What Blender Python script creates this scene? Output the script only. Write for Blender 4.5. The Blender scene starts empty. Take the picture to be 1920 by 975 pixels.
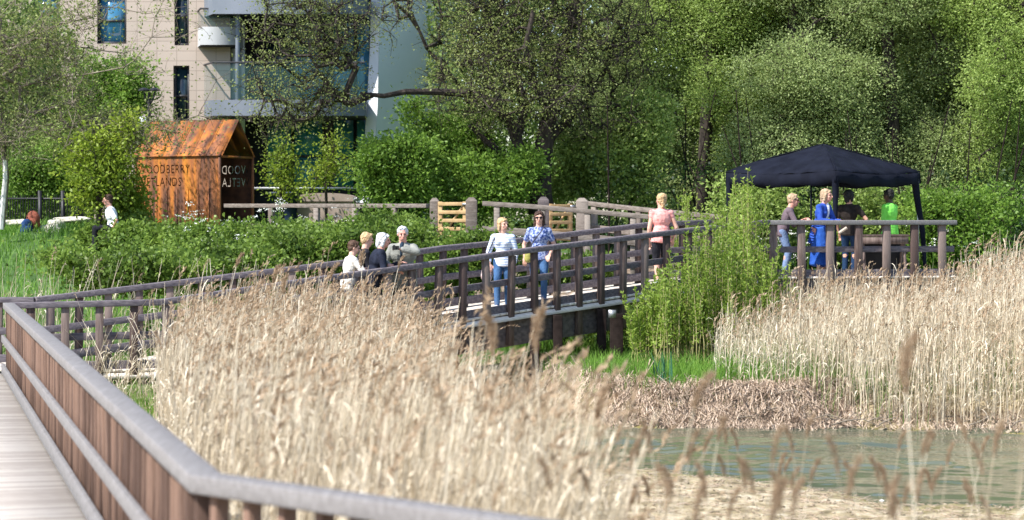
import bpy, math, random
import numpy as np
from mathutils import Vector, Matrix
R = math.radians
rng = np.random.default_rng(7)
random.seed(7)
scene = bpy.context.scene
col = scene.collection

# ------------------------------------------------------------------ camera
FP = 4500.0; HY = 410.0; CZ = 3.3
cam_d = bpy.data.cameras.new('camera')
cam = bpy.data.objects.new('camera', cam_d); col.objects.link(cam)
cam.location = (0, 0, CZ); cam.rotation_euler = (R(90), 0, 0)
cam_d.sensor_width = 36; cam_d.lens = 36 * FP / 1920
cam_d.shift_y = -(487.5 - HY) / 1920
cam_d.clip_start = 0.2; cam_d.clip_end = 4000
cam_d.dof.use_dof = True; cam_d.dof.focus_distance = 44; cam_d.dof.aperture_fstop = 2.2
scene.camera = cam
# ------------------------------------------------------------------ sky + sun
SUNH = Vector((-0.82, -0.57)).normalized(); ELEV = R(50)
w = bpy.data.worlds.new('World'); scene.world = w; w.use_nodes = True
nt = w.node_tree; bg = nt.nodes['Background']
sky = nt.nodes.new('ShaderNodeTexSky'); sky.sky_type = 'NISHITA'; sky.sun_disc = False
sky.sun_elevation = ELEV; sky.sun_rotation = math.atan2(SUNH.x, SUNH.y)
sky.air_density = 1.0; sky.dust_density = 0.6; sky.ozone_density = 1.5
nt.links.new(sky.outputs[0], bg.inputs[0]); bg.inputs[1].default_value = 0.14
sd = bpy.data.lights.new('sun', 'SUN'); sd.energy = 4.6; sd.angle = R(0.5); sd.color = (1, 0.97, 0.92)
sun = bpy.data.objects.new('sun', sd); col.objects.link(sun)
S3 = Vector((SUNH.x * math.cos(ELEV), SUNH.y * math.cos(ELEV), math.sin(ELEV)))
sun.rotation_euler = S3.to_track_quat('Z', 'Y').to_euler(); sun.location = (-20, -10, 40)
vs = scene.view_settings; vs.view_transform = 'Standard'; vs.look = 'None'; vs.exposure = 0.78; vs.gamma = 1
vs.use_curve_mapping = False
scene.cycles.max_bounces = 6; scene.cycles.transparent_max_bounces = 8

# ------------------------------------------------------------------ helpers
def P(px, py, d):
    """a point of the place that stands d metres off, px/py measured on the photograph"""
    return Vector(((px - 960) / FP * d, d, CZ - (py - HY) / FP * d))
def X(px, d): return (px - 960) / FP * d
def Z(py, d): return CZ - (py - HY) / FP * d

def tag(o, label=None, cat=None, group=None, kind=None):
    if label: o['label'] = label
    if cat: o['category'] = cat
    if group: o['group'] = group
    if kind: o['kind'] = kind
    return o
def empty(name, loc, label, cat, group=None, rz=0):
    o = bpy.data.objects.new(name, None); col.objects.link(o); o.location = loc; o.rotation_euler = (0, 0, rz)
    o.empty_display_size = 0.1
    return tag(o, label, cat, group)

class MB:
    def __init__(s): s.V = []; s.F = []; s.M = []; s.A = []; s.n = 0
    def add(s, v, f, m=0, a=None):
        v = np.asarray(v, float).reshape(-1, 3); f = np.asarray(f, int)
        s.V.append(v); s.F.append(f + s.n); s.n += len(v)
        s.M.append(np.full(len(f), m)); s.A.append(np.full(len(f), 0.5) if a is None else np.broadcast_to(np.asarray(a, float), (len(f),)))
    def box(s, c, size, rz=0, m=0, a=None, rx=0, ry=0):
        hx, hy, hz = [q / 2 for q in size]
        v = np.array([(x, y, z) for x in (-hx, hx) for y in (-hy, hy) for z in (-hz, hz)])
        if rx or ry or rz:
            v = v @ np.array(Matrix.Rotation(rz, 3, 'Z') @ Matrix.Rotation(ry, 3, 'Y') @ Matrix.Rotation(rx, 3, 'X')).T
        v = v + np.array(c)
        s.add(v, [(0, 1, 3, 2), (4, 6, 7, 5), (0, 4, 5, 1), (2, 3, 7, 6), (0, 2, 6, 4), (1, 5, 7, 3)], m, a)
    def tube(s, pts, radii, sides=8, m=0, a=None, cap=True):
        pts = np.asarray(pts, float); n = len(pts); radii = np.broadcast_to(radii, (n,))
        t = np.gradient(pts, axis=0); t /= np.linalg.norm(t, axis=1)[:, None] + 1e-9
        ref = np.array((0, 0, 1.)) if abs(t[:, 2]).mean() < 0.8 else np.array((1., 0, 0))
        u = np.cross(t, ref); u /= np.linalg.norm(u, axis=1)[:, None] + 1e-9; w_ = np.cross(t, u)
        an = np.arange(sides) * 2 * np.pi / sides
        v = pts[:, None] + radii[:, None, None] * (np.cos(an)[None, :, None] * u[:, None] + np.sin(an)[None, :, None] * w_[:, None])
        f = [(i * sides + j, i * sides + (j + 1) % sides, (i + 1) * sides + (j + 1) % sides, (i + 1) * sides + j) for i in range(n - 1) for j in range(sides)]
        s.add(v.reshape(-1, 3), f, m, a)
        if cap:
            for i, k in ((0, 1), (n - 1, 0)):
                vv = np.vstack([v[i], pts[i][None]])
                s.add(vv, [(j, (j + 1) % sides, sides, sides) for j in range(sides)], m, a)
    def edges(s, p0, p1, r0, r1, sides=4, m=0, a=None):
        """many tapered sticks at once"""
        p0 = np.asarray(p0, float); p1 = np.asarray(p1, float); n = len(p0)
        if n == 0: return
        t = p1 - p0; t /= np.linalg.norm(t, axis=1)[:, None] + 1e-9
        ref = np.where(np.abs(t[:, 2:3]) < 0.8, np.array([[0, 0, 1.]]), np.array([[1., 0, 0]]))
        u = np.cross(t, ref); u /= np.linalg.norm(u, axis=1)[:, None] + 1e-9; w_ = np.cross(t, u)
        an = np.arange(sides) * 2 * np.pi / sides
        ring = np.cos(an)[None, :, None] * u[:, None] + np.sin(an)[None, :, None] * w_[:, None]
        r0 = np.broadcast_to(r0, (n,)); r1 = np.broadcast_to(r1, (n,))
        v = np.concatenate([p0[:, None] + ring * r0[:, None, None], p1[:, None] + ring * r1[:, None, None]], 1)
        j = np.arange(sides); fl = np.stack([j, (j + 1) % sides, (j + 1) % sides + sides, j + sides], 1)
        f = fl[None] + (np.arange(n) * 2 * sides)[:, None, None]
        s.add(v.reshape(-1, 3), f.reshape(-1, 4), m, None if a is None else np.repeat(np.broadcast_to(a, (n,)), sides))
    def leaves(s, c, L, W, dirs=None, up=0.3, m=0, a=None):
        c = np.asarray(c, float); n = len(c)
        if n == 0: return
        d = rng.normal(size=(n, 3)) if dirs is None else np.asarray(dirs, float) + rng.normal(size=(n, 3)) * 0.3
        d /= np.linalg.norm(d, axis=1)[:, None]
        q = rng.normal(size=(n, 3)); q[:, 2] += 0
        b = np.cross(d, q); b /= np.linalg.norm(b, axis=1)[:, None] + 1e-9
        L = np.broadcast_to(L, (n,))[:, None] * rng.uniform(.7, 1.3, (n, 1)); W = np.broadcast_to(W, (n,))[:, None] * rng.uniform(.7, 1.3, (n, 1))
        v = np.stack([c - d * L / 2, c + b * W / 2, c + d * L / 2, c - b * W / 2], 1)
        f = np.arange(4)[None] + (np.arange(n) * 4)[:, None]
        s.add(v.reshape(-1, 3), f, m, rng.random(n) if a is None else a)
    def ribbons(s, pts, wid, side=None, m=0, a=None):
        """pts (n,k,3) polylines, wid (n,k) widths"""
        n, k, _ = pts.shape
        if side is None:
            an = rng.uniform(0, np.pi, n); side = np.stack([np.cos(an), np.sin(an) * .6, np.zeros(n)], 1)
        off = side[:, None] * wid[:, :, None] / 2
        v = np.concatenate([pts - off, pts + off], 1)
        j = np.arange(k - 1); fl = np.stack([j, j + 1, j + 1 + k, j + k], 1)
        f = fl[None] + (np.arange(n) * 2 * k)[:, None, None]
        aa = rng.random(n) if a is None else np.broadcast_to(a, (n,))
        s.add(v.reshape(-1, 3), f.reshape(-1, 4), m, np.repeat(aa, k - 1))
    def build(s, name, mats, parent=None, smooth=False, loc=None):
        V = np.vstack(s.V); me = bpy.data.meshes.new(name)
        quads = all(f.shape[1] == 4 for f in s.F)
        F = np.vstack(s.F) if quads else None
        if quads and not (F[:, 2] == F[:, 3]).any():
            n = len(F); me.vertices.add(len(V)); me.vertices.foreach_set('co', V.astype(np.float32).ravel())
            me.loops.add(n * 4); me.loops.foreach_set('vertex_index', F.astype(np.int32).ravel())
            me.polygons.add(n); me.polygons.foreach_set('loop_start', (np.arange(n) * 4).astype(np.int32))
            me.update(calc_edges=True)
        else:
            fs = [tuple(dict.fromkeys(int(i) for i in f)) for g in s.F for f in g]
            me.from_pydata(V.tolist(), [], fs)
            me.update()
        Mi = np.concatenate(s.M).astype(np.int32)
        me.polygons.foreach_set('material_index', Mi)
        at = me.attributes.new('rnd', 'FLOAT', 'FACE'); at.data.foreach_set('value', np.concatenate(s.A).astype(np.float32))
        if smooth: me.polygons.foreach_set('use_smooth', np.ones(len(me.polygons), bool))
        for m_ in (mats if isinstance(mats, (list, tuple)) else [mats]): me.materials.append(m_)
        o = bpy.data.objects.new(name, me); col.objects.link(o)
        if parent: o.parent = parent
        if loc is not None: o.location = loc
        return o

def bev(o, w_=0.008, seg=2):
    b = o.modifiers.new('bevel', 'BEVEL'); b.width = w_; b.segments = seg; b.limit_method = 'ANGLE'; return o

def mat(name, c1, c2=None, scale=8, rough=.8, bump=0.0, bscale=None, stretch=(1, 1, 1), metal=0, spec=.3, detail=6, attr=False, c3=None, translucent=0, coord='Object', lo=.35, hi=.65):
    m = bpy.data.materials.new(name); m.use_nodes = True; N = m.node_tree.nodes; L = m.node_tree.links
    b = N['Principled BSDF']; b.inputs['Roughness'].default_value = rough; b.inputs['Metallic'].default_value = metal
    b.inputs['Specular IOR Level'].default_value = spec
    c2 = c2 or c1
    tc = N.new('ShaderNodeTexCoord'); mp = N.new('ShaderNodeMapping'); mp.inputs['Scale'].default_value = stretch
    L.new(tc.outputs[coord], mp.inputs[0])
    nz = N.new('ShaderNodeTexNoise'); nz.inputs['Scale'].default_value = scale; nz.inputs['Detail'].default_value = detail
    L.new(mp.outputs[0], nz.inputs[0])
    cr = N.new('ShaderNodeValToRGB'); cr.color_ramp.elements[0].position = lo; cr.color_ramp.elements[1].position = hi
    cr.color_ramp.elements[0].color = (*c1, 1); cr.color_ramp.elements[1].color = (*c2, 1)
    if c3:
        e = cr.color_ramp.elements.new((lo + hi) / 2); e.color = (*c3, 1)
    if attr:
        at = N.new('ShaderNodeAttribute'); at.attribute_name = 'rnd'
        mx = N.new('ShaderNodeMath'); mx.operation = 'MULTIPLY_ADD'; mx.inputs[1].default_value = 0.55
        m2 = N.new('ShaderNodeMath'); m2.operation = 'MULTIPLY_ADD'; m2.inputs[1].default_value = .9; m2.inputs[2].default_value = -.225
        L.new(nz.outputs[0], m2.inputs[0]); L.new(at.outputs['Fac'], mx.inputs[0]); L.new(m2.outputs[0], mx.inputs[2]); L.new(mx.outputs[0], cr.inputs[0])
    else: L.new(nz.outputs[0], cr.inputs[0])
    L.new(cr.outputs[0], b.inputs['Base Color'])
    if bump:
        n2 = N.new('ShaderNodeTexNoise'); n2.inputs['Scale'].default_value = bscale or scale * 4; n2.inputs['Detail'].default_value = 6
        L.new(mp.outputs[0], n2.inputs[0])
        bp = N.new('ShaderNodeBump'); bp.inputs['Strength'].default_value = bump; bp.inputs['Distance'].default_value = .02
        L.new(n2.outputs[0], bp.inputs['Height']); L.new(bp.outputs[0], b.inputs['Normal'])
    if translucent:
        tr = N.new('ShaderNodeBsdfTranslucent'); ms = N.new('ShaderNodeMixShader'); ms.inputs[0].default_value = translucent
        L.new(cr.outputs[0], tr.inputs[0]); L.new(b.outputs[0], ms.inputs[1]); L.new(tr.outputs[0], ms.inputs[2])
        L.new(ms.outputs[0], N['Material Output'].inputs[0])
    return m
def leafmat(name, dark, light, mid=None):
    return mat(name, dark, light, scale=.7, rough=.5, spec=.35, attr=True, c3=mid, translucent=.45, coord='Object', detail=2, lo=.2, hi=1.0)

# ------------------------------------------------------------------ materials
M = {}
M['cap'] = mat('weathered cap timber', (.19, .175, .17), (.30, .285, .28), 4, .9, .6, 22, (10, .5, 5), c3=(.24, .225, .22), lo=.2, hi=.8, spec=.12, detail=4)
M['capshade'] = mat('shade purple rail timber', (.10, .085, .10), (.21, .18, .19), 6, .7, .5, 40, (1, 5, 5))  # darker purplish base carries the shade on the footbridge rails
M['post'] = mat('brown stained post', (.08, .045, .032), (.20, .12, .085), 6, .75, .4, 30, (5, 5, .5), attr=True)
M['postdark'] = mat('weathered dark post', (.085, .055, .047), (.20, .15, .13), 5, .75, .4, 30, (5, 5, .5), attr=True)
M['beam'] = mat('dark beam timber', (.085, .07, .07), (.17, .14, .135), 4, .8, .5, 30, (.8, 4, 4))
M['plank'] = mat('pale deck plank', (.64, .55, .47), (.80, .72, .63), 7, .85, .3, 60, (1, 4, 1), attr=True)
M['fence'] = mat('grey fence timber', (.15, .12, .10), (.28, .235, .20), 6, .8, .4, 40, (1, 3, 4), attr=True)
M['gate'] = mat('new yellow timber', (.42, .27, .12), (.56, .38, .19), 9, .7, .2)
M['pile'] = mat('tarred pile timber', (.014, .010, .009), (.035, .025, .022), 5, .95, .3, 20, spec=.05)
M['galv'] = mat('galvanised steel', (.35, .36, .38), (.5, .5, .52), 20, .45, metal=.7)
M['straw'] = mat('dry reed stem', (.42, .33, .21), (.95, .88, .73), 1.4, .75, attr=True, c3=(.84, .74, .57), translucent=.22, lo=.2, hi=1.0)
M['plume'] = mat('reed plume', (.30, .20, .12), (.68, .54, .40), 2, .9, attr=True, c3=(.48, .35, .23), translucent=.3, lo=.2, hi=1.0)
M['strawgreen'] = mat('young reed blade', (.10, .20, .04), (.26, .38, .10), 1.4, .6, attr=True, translucent=.3, lo=.2, hi=1.0)
M['grass'] = mat('grass blade', (.08, .20, .02), (.30, .50, .08), .8, .55, attr=True, c3=(.18, .34, .045), translucent=.35, lo=.2, hi=1.0)
M['thatch'] = mat('dead root thatch', (.24, .17, .12), (.78, .64, .50), 3, .9, attr=True, c3=(.56, .43, .32), lo=.2, hi=1.0)
M['bark'] = mat('dark bark', (.02, .016, .013), (.065, .05, .04), 9, .9, .6, 20, (1, 1, .3))
M['barkgrey'] = mat('grey twig bark', (.13, .105, .08), (.30, .25, .19), 4, .9, .3, 20)
M['barkwhite'] = mat('pale birch bark', (.55, .53, .50), (.75, .73, .70), 6, .8, .2, 20)
M['willow'] = leafmat('willow leaf', (.17, .25, .045), (.60, .70, .24), (.38, .50, .13))
M['willowgrey'] = leafmat('grey willow leaf', (.19, .255, .09), (.62, .70, .34), (.41, .50, .19))
M['olive'] = leafmat('olive young leaf', (.14, .17, .05), (.48, .53, .19), (.31, .36, .11))
M['bright'] = leafmat('bright green leaf', (.11, .20, .025), (.38, .53, .10), (.22, .36, .055))
M['weed'] = leafmat('weed leaf', (.08, .14, .02), (.44, .56, .12), (.22, .33, .055))
M['yellow'] = leafmat('yellow green leaf', (.15, .23, .02), (.50, .57, .09), (.32, .41, .045))
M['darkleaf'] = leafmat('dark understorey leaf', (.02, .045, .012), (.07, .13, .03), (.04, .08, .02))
M['wand'] = leafmat('osier leaf', (.16, .25, .03), (.56, .66, .16), (.34, .46, .08))
M['white'] = mat('white petal', (.75, .76, .68), (.85, .85, .8), 5, .7)
M['gazebo'] = mat('black navy canopy cloth', (.005, .006, .012), (.010, .012, .022), 3, .85, .25, 9, spec=.12)
M['steel'] = mat('pale steel leg', (.45, .5, .48), (.6, .65, .62), 10, .4, metal=.3)
M['water_'] = None
# ------------------------------------------------------------------ ground
def ss(a, b, x):
    t = np.clip((x - a) / (b - a), 0, 1); return t * t * (3 - 2 * t)
def wob(x, y, s=1.0):
    return (np.sin(x * 1.7 * s + 1.3 * np.sin(y * 1.1 * s)) + np.sin(y * 2.3 * s + 1.7 * np.sin(x * .9 * s + 2)) + .6 * np.sin(x * 4.1 * s + y * 3.3 * s)) / 2.6
def height(x, y):
    x = np.asarray(x, float); y = np.asarray(y, float)
    n = wob(x, y); n2 = wob(x, y, 3.1)
    yfar = 38.05 - (x - 2.9) * .17 + .22 * n + .1 * n2 + 5.0 * (1 - ss(-.3, 1.6, x))      # far shore line
    steep = .75 + 3.2 * (1 - ss(.2, 1.6, x)) + 1.3 * ss(5.2, 7, x)
    far = -.45 + .45 * ss(-1.2, 0, y - yfar) + .64 * ss(0, 1, (y - yfar) / steep) + .05 * n
    rise = ss(48.0, 57, y) * 1.75 * (1 - ss(2, 5, x) * .2)
    lft = ss(41.5, 46, y) * (1 - ss(-3, 1, x)) * .6
    far = far + rise * (y > 40) + lft
    yn = 31.3 - .9 * np.clip(x - 2.0, 0, 1.6) - 2.4 * ss(3.2, 4.6, x) - .25 * np.clip(x - 4.6, 0, 20) + .35 * n + .12 * n2
    near = -.45 + .48 * ss(-1.6, .3, yn - y) + .09 * ss(.2, 3, yn - y) + .025 * n2
    xl = .75 + .35 * n - .3 * ss(30, 36, y)
    left = -.45 + .62 * ss(-.9, 1.0, xl - x) + .05 * n
    left = np.where(y < 48, left + .45 * ss(34, 40, y) * (1 - ss(-4.5, -2, x)), -.5)
    return np.maximum(np.maximum(far, near), left)

def axis(segs):
    out = []
    for a, b, st in segs: out += list(np.arange(a, b, st))
    return np.array(out + [segs[-1][1]])
gx = axis([(-900, -200, 100), (-200, -60, 20), (-60, -14, 2), (-14, 12, .16), (12, 60, 2), (60, 200, 20), (200, 900, 100)])
gy = axis([(-60, 6, 3), (6, 25, .4), (25, 46, .13), (46, 62, .3), (62, 120, 3), (120, 400, 20), (400, 3000, 200)])
GX, GY = np.meshgrid(gx, gy)
GZ = height(GX, GY)
g = MB(); nx, ny = len(gx), len(gy)
idx = np.arange(nx * ny).reshape(ny, nx)
g.add(np.stack([GX, GY, GZ], -1).reshape(-1, 3), np.stack([idx[:-1, :-1], idx[:-1, 1:], idx[1:, 1:], idx[1:, :-1]], -1).reshape(-1, 4))
gm = bpy.data.materials.new('earth and grass'); gm.use_nodes = True
N = gm.node_tree.nodes; L = gm.node_tree.links; b = N['Principled BSDF']; b.inputs['Roughness'].default_value = .9
ge = N.new('ShaderNodeNewGeometry'); sp = N.new('ShaderNodeSeparateXYZ'); L.new(ge.outputs['Position'], sp.inputs[0])
def noise(scale, det=8):
    z = N.new('ShaderNodeTexNoise'); z.inputs['Scale'].default_value = scale; z.inputs['Detail'].default_value = det
    L.new(ge.outputs['Position'], z.inputs[0]); return z
def ramp(src, stops):
    r = N.new('ShaderNodeValToRGB'); r.color_ramp.elements[0].position = stops[0][0]; r.color_ramp.elements[0].color = (*stops[0][1], 1)
    r.color_ramp.elements[1].position = stops[-1][0]; r.color_ramp.elements[1].color = (*stops[-1][1], 1)
    for p, c in stops[1:-1]: r.color_ramp.elements.new(p).color = (*c, 1)
    L.new(src, r.inputs[0]); return r
mud = ramp(noise(4.5, 12).outputs[0], [(.32, (.12, .095, .045)), (.46, (.30, .235, .13)), (.55, (.42, .34, .21)), (.68, (.56, .48, .34))])
grs = ramp(noise(2.0).outputs[0], [(.3, (.035, .08, .015)), (.7, (.09, .17, .035))])
algae = ramp(noise(1.5).outputs[0], [(.3, (.12, .11, .02)), (.7, (.26, .22, .06))])
mr = N.new('ShaderNodeMapRange'); mr.inputs[1].default_value = .33; mr.inputs[2].default_value = .7; L.new(sp.outputs[2], mr.inputs[0])
m1 = N.new('ShaderNodeMixRGB'); L.new(mr.outputs[0], m1.inputs[0]); L.new(mud.outputs[0], m1.inputs[1]); L.new(grs.outputs[0], m1.inputs[2])
mr2 = N.new('ShaderNodeMapRange'); mr2.inputs[1].default_value = .07; mr2.inputs[2].default_value = -.02; L.new(sp.outputs[2], mr2.inputs[0])
m2 = N.new('ShaderNodeMixRGB'); L.new(mr2.outputs[0], m2.inputs[0]); L.new(m1.outputs[0], m2.inputs[1]); L.new(algae.outputs[0], m2.inputs[2])
L.new(m2.outputs[0], b.inputs['Base Color'])
bp = N.new('ShaderNodeBump'); bp.inputs['Strength'].default_value = .8; bp.inputs['Distance'].default_value = .06
L.new(noise(14).outputs[0], bp.inputs['Height']); L.new(bp.outputs[0], b.inputs['Normal'])
tag(g.build('ground', gm, smooth=True), kind='structure')

# ------------------------------------------------------------------ water
wm = bpy.data.materials.new('pond water'); wm.use_nodes = True; N = wm.node_tree.nodes; L = wm.node_tree.links
b = N['Principled BSDF']; b.inputs['Roughness'].default_value = .09; b.inputs['IOR'].default_value = 1.33
b.inputs['Specular IOR Level'].default_value = .5
ge = N.new('ShaderNodeNewGeometry')
mp = N.new('ShaderNodeMapping'); mp.inputs['Scale'].default_value = (.55, 1.2, 1); L.new(ge.outputs['Position'], mp.inputs[0])
def wn(sc, det):
    z = N.new('ShaderNodeTexNoise'); z.inputs['Scale'].default_value = sc; z.inputs['Detail'].default_value = det; L.new(mp.outputs[0], z.inputs[0]); return z
cr = ramp(wn(.5, 3).outputs[0], [(.3, (.06, .078, .055)), (.7, (.145, .15, .09))]); L.new(cr.outputs[0], b.inputs['Base Color'])
a1 = wn(2.6, 4); a2 = wn(.35, 2)
mm = N.new('ShaderNodeMath'); mm.operation = 'MULTIPLY'; L.new(a1.outputs[0], mm.inputs[0]); L.new(a2.outputs[0], mm.inputs[1])
bp = N.new('ShaderNodeBump'); bp.inputs['Strength'].default_value = .35; bp.inputs['Distance'].default_value = .05
L.new(mm.outputs[0], bp.inputs['Height']); L.new(bp.outputs[0], b.inputs['Normal'])
wx = axis([(-10, .6, 1.2), (.6, 10.2, .06), (10.2, 60, 5)]); wy = axis([(5, 27, 2), (27, 39.2, .06), (39.2, 47, 1)])
WX, WY = np.meshgrid(wx, wy); WZ = np.zeros_like(WX); rw = np.random.default_rng(3)
for k in range(26):
    lam = .22 * (1.22 ** (k % 10)) ; an = rw.normal(1.35, .5); ph = rw.uniform(0, 6.28); kx, ky = 2 * np.pi / lam * math.cos(an), 2 * np.pi / lam * math.sin(an)
    WZ += lam * .0075 * np.sin(kx * WX + ky * WY + ph + 1.2 * np.sin(.6 * WX + .4 * WY + k))
WZ *= (.35 + .65 * ss(-.5, .6, wob(WX * .5, WY * .8, .8))) * ((WX > .7) & (WX < 10.1) & (WY > 27.1) & (WY < 39.1))
g = MB(); i_ = np.arange(WX.size).reshape(WX.shape)
g.add(np.stack([WX, WY, WZ], -1).reshape(-1, 3), np.stack([i_[:-1, :-1], i_[:-1, 1:], i_[1:, 1:], i_[1:, :-1]], -1).reshape(-1, 4))
tag(g.build('water', wm, smooth=True), kind='structure')

# ------------------------------------------------------------------ sweeps along a line of points
def lat(pts):
    """mitred sideways unit vectors (pointing left of travel) of a polyline"""
    p = [Vector((q[0], q[1], 0)) for q in pts]; out = []
    for i in range(len(p)):
        ns = []
        if i > 0: d = (p[i] - p[i - 1]).normalized(); ns.append(Vector((-d.y, d.x, 0)))
        if i < len(p) - 1: d = (p[i + 1] - p[i]).normalized(); ns.append(Vector((-d.y, d.x, 0)))
        n = sum(ns, Vector()).normalized(); out.append(n / max(.35, n.dot(ns[0])))
    return out
def sweep(mb, pts, w_, h_, off=0, dz=0, m=0):
    """a rectangular bar following pts; top face at z+dz"""
    ls = lat(pts); V = []
    for q, l in zip(pts, ls):
        q = Vector(q)
        for s_, z_ in ((-.5, 0), (.5, 0), (.5, -h_), (-.5, -h_)):
            V.append(q + l * (off + s_ * w_) + Vector((0, 0, dz + z_)))
    F = []
    for i in range(len(pts) - 1):
        for j in range(4):
            F.append((i * 4 + j, i * 4 + (j + 1) % 4, i * 4 + 4 + (j + 1) % 4, i * 4 + 4 + j))
    n = (len(pts) - 1) * 4; F += [(3, 2, 1, 0), (n, n + 1, n + 2, n + 3)]
    mb.add(V, F, m)
def along(pts, step, start=0.0, end=None):
    """points with headings every step metres"""
    P_ = [Vector(p) for p in pts]; out = []; s = start; acc = 0
    tot = sum((P_[i + 1] - P_[i]).length for i in range(len(P_) - 1))
    for i in range(len(P_) - 1):
        d = P_[i + 1] - P_[i]; l = d.length
        while s <= acc + l + 1e-6 and s <= (end or tot):
            out.append((P_[i] + d * ((s - acc) / l), math.atan2(d.y, d.x))); s += step
        acc += l
    return out
RH = 1.12
def railing(label, pts, side, step, mats, cap=(.17, .095), start=.2, post=(.13, .085), drop=1.5, rails=True, group=None, capname='handrail', mh=.12):
    """posts stand on the outer side; side=+1 means the deck lies left of travel"""
    root = empty('railing', pts[0], label, 'railing', group)
    base = Vector(pts[0])
    loc = [tuple(Vector(p) - base) for p in pts]
    c = MB(); sweep(c, loc, cap[0], cap[1]); bev(c.build(capname, mats[0], root), .012)
    if rails:
        for dz, hh, nm in ((-.52, mh, 'middle_rail'), (-.98, .15, 'kick_board')):
            c = MB(); sweep(c, loc, .05, hh, side * .09, dz); bev(c.build(nm, mats[1], root), .006)
    pm = None
    for i, (p, a) in enumerate(along(loc, step, start)):
        jit = random.uniform(-.02, .02)
        pmb = MB(); pmb.box((0, 0, 0), (post[0], post[1], drop), a=random.random())
        o = pmb.build('post', mats[2], root); bev(o, .007, 1)
        o.location = p + Vector((0, 0, -cap[1] - drop / 2 + .002)); o.rotation_euler = (random.gauss(0, .012), random.gauss(0, .012), a)
    return root
def deck(name, label, pts_in, pts_out, floor_dz, cat='deck', fascia=True, plank=.145, mats=None, fas_h=.38):
    """planks laid across between two matching lines; fascia beams under both edges"""
    base = Vector(pts_in[0]) + Vector((0, 0, floor_dz)); root = empty(name, base, label, cat)
    A = [Vector(p) + Vector((0, 0, floor_dz)) - base for p in pts_in]; B = [Vector(p) + Vector((0, 0, floor_dz)) - base for p in pts_out]
    mb = MB()
    for i in range(len(A) - 1):
        n = max(1, int(((A[i + 1] - A[i]).length + (B[i + 1] - B[i]).length) / 2 / plank))
        for k in range(n):
            t0 = k / n + .02 / n; t1 = (k + 1) / n - .02 / n
            q = [A[i].lerp(A[i + 1], t0), A[i].lerp(A[i + 1], t1), B[i].lerp(B[i + 1], t1), B[i].lerp(B[i + 1], t0)]
            dn = Vector((0, 0, -.04)); V = q + [v + dn for v in q]
            mb.add([tuple(v) for v in V], [(0, 1, 2, 3), (7, 6, 5, 4), (0, 4, 5, 1), (1, 5, 6, 2), (2, 6, 7, 3), (3, 7, 4, 0)], 0, random.random())
    mb.build('deck_boards', M['plank'], root)
    if fascia:
        for L_, s_ in ((A, 1), (B, -1)):
            c = MB(); sweep(c, [tuple(v) for v in L_], .06, fas_h, s_ * .10, -.045); bev(c.build('edge_beam', M['beam'], root), .008)
    return root

# near railing along the foreground path
RA = (X(16, 38.6), 38.6, 1.95); RB = (-1.62, 12.7, 1.95); RC = (0.12, 10.72, 1.95); RD = (2.3, 8.2, 1.95)
nearpts = [RD, RC, RB, RA]   # travelling away from the camera: path lies on the left
near = railing('long weathered handrail with reddish brown posts beside the pale foreground boardwalk', nearpts, 1, .30,
               (M['cap'], M['cap'], M['post']), cap=(.18, .10), drop=1.35, start=.15, post=(.06, .09), mh=.11)
WN = 2.4
nl = lat(nearpts)
outer = [tuple(Vector(p) + n * WN) for p, n in zip(nearpts, nl)]
outer[-1] = (RA[0] - WN, RA[1] + .2, RA[2])
# pull the inner deck edge under the rail
deck('boardwalk', 'pale plank boardwalk at the lower left beside the long handrail', nearpts, outer, -1.14, 'boardwalk')

# the ramp: near railing (camera side) and far railing
ramp_pts = [RA, (X(300, 39.0), 39.0, 1.99), P(600, 518, 40.8)[:], P(800, 491, 42.2)[:], P(1000, 463, 43.65)[:], P(1100, 451, 44.5)[:], P(1210, 437, 45.4)[:], P(1310, 425, 46.2)[:], P(1440, 412, 47.3)[:]]
ramp_pts = [tuple(p) for p in ramp_pts]
railing('dark railing on the pond side of the sloping footbridge, nearest the camera', ramp_pts, 1, .545,
        (M['capshade'], M['capshade'], M['postdark']), cap=(.16, .10), drop=1.62, start=.35)
far_pts = [(-13.5, 41.3, 1.95), (X(65, 41.3), 41.3, 1.95), (X(177, 42), 42.0, 2.05), (X(640, 43), 43.0, 2.555), (X(830, 44.6), 44.6, 2.80), (X(920, 45.4), 45.4, 2.876), (X(1031, 46.3), 46.3, 3.0), (X(1215, 47.8), 47.8, 3.23), (X(1330, 48.6), 48.6, 3.28)]
railing('dark railing on the far side of the sloping footbridge, behind the walkers', far_pts[1:], -1, .545,
        (M['capshade'], M['capshade'], M['postdark']), cap=(.16, .10), drop=1.5, start=.3)
railing('short level railing at the left edge of the photo beyond the corner', far_pts[:2], -1, .545,
        (M['capshade'], M['capshade'], M['postdark']), cap=(.16, .098), drop=1.5, start=.3)
# footbridge deck
inn = ramp_pts[:]; out_ = []
for p, n in zip(ramp_pts, lat(ramp_pts)):
    q = Vector(p) + n * (2.2); out_.append((q.x, q.y, p[2]))
out_[0] = (RA[0] - 1.0, 41.25, 1.95)
bridge = deck('footbridge', 'sloping timber footbridge deck carrying the walkers above the reeds', inn, out_, -RH, 'footbridge', fas_h=.58)
bb = Vector(bridge.location)
c = MB(); KV = []
for p, n_ in zip(inn, lat(inn)):
    q = Vector(p) - bb + Vector((0, 0, -RH))
    KV += [q + n_ * .06 + Vector((0, 0, -.06)), q - n_ * .0 + Vector((0, 0, -.06)), q - n_ * .10 + Vector((0, 0, -.145)), q + n_ * .06 + Vector((0, 0, -.145))]
c.add(KV, [(i * 4 + j, i * 4 + (j + 1) % 4, i * 4 + 4 + (j + 1) % 4, i * 4 + 4 + j) for i in range(len(inn) - 1) for j in range(4)]); c.build('kerb_plank', M['plank'], bridge)
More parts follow.
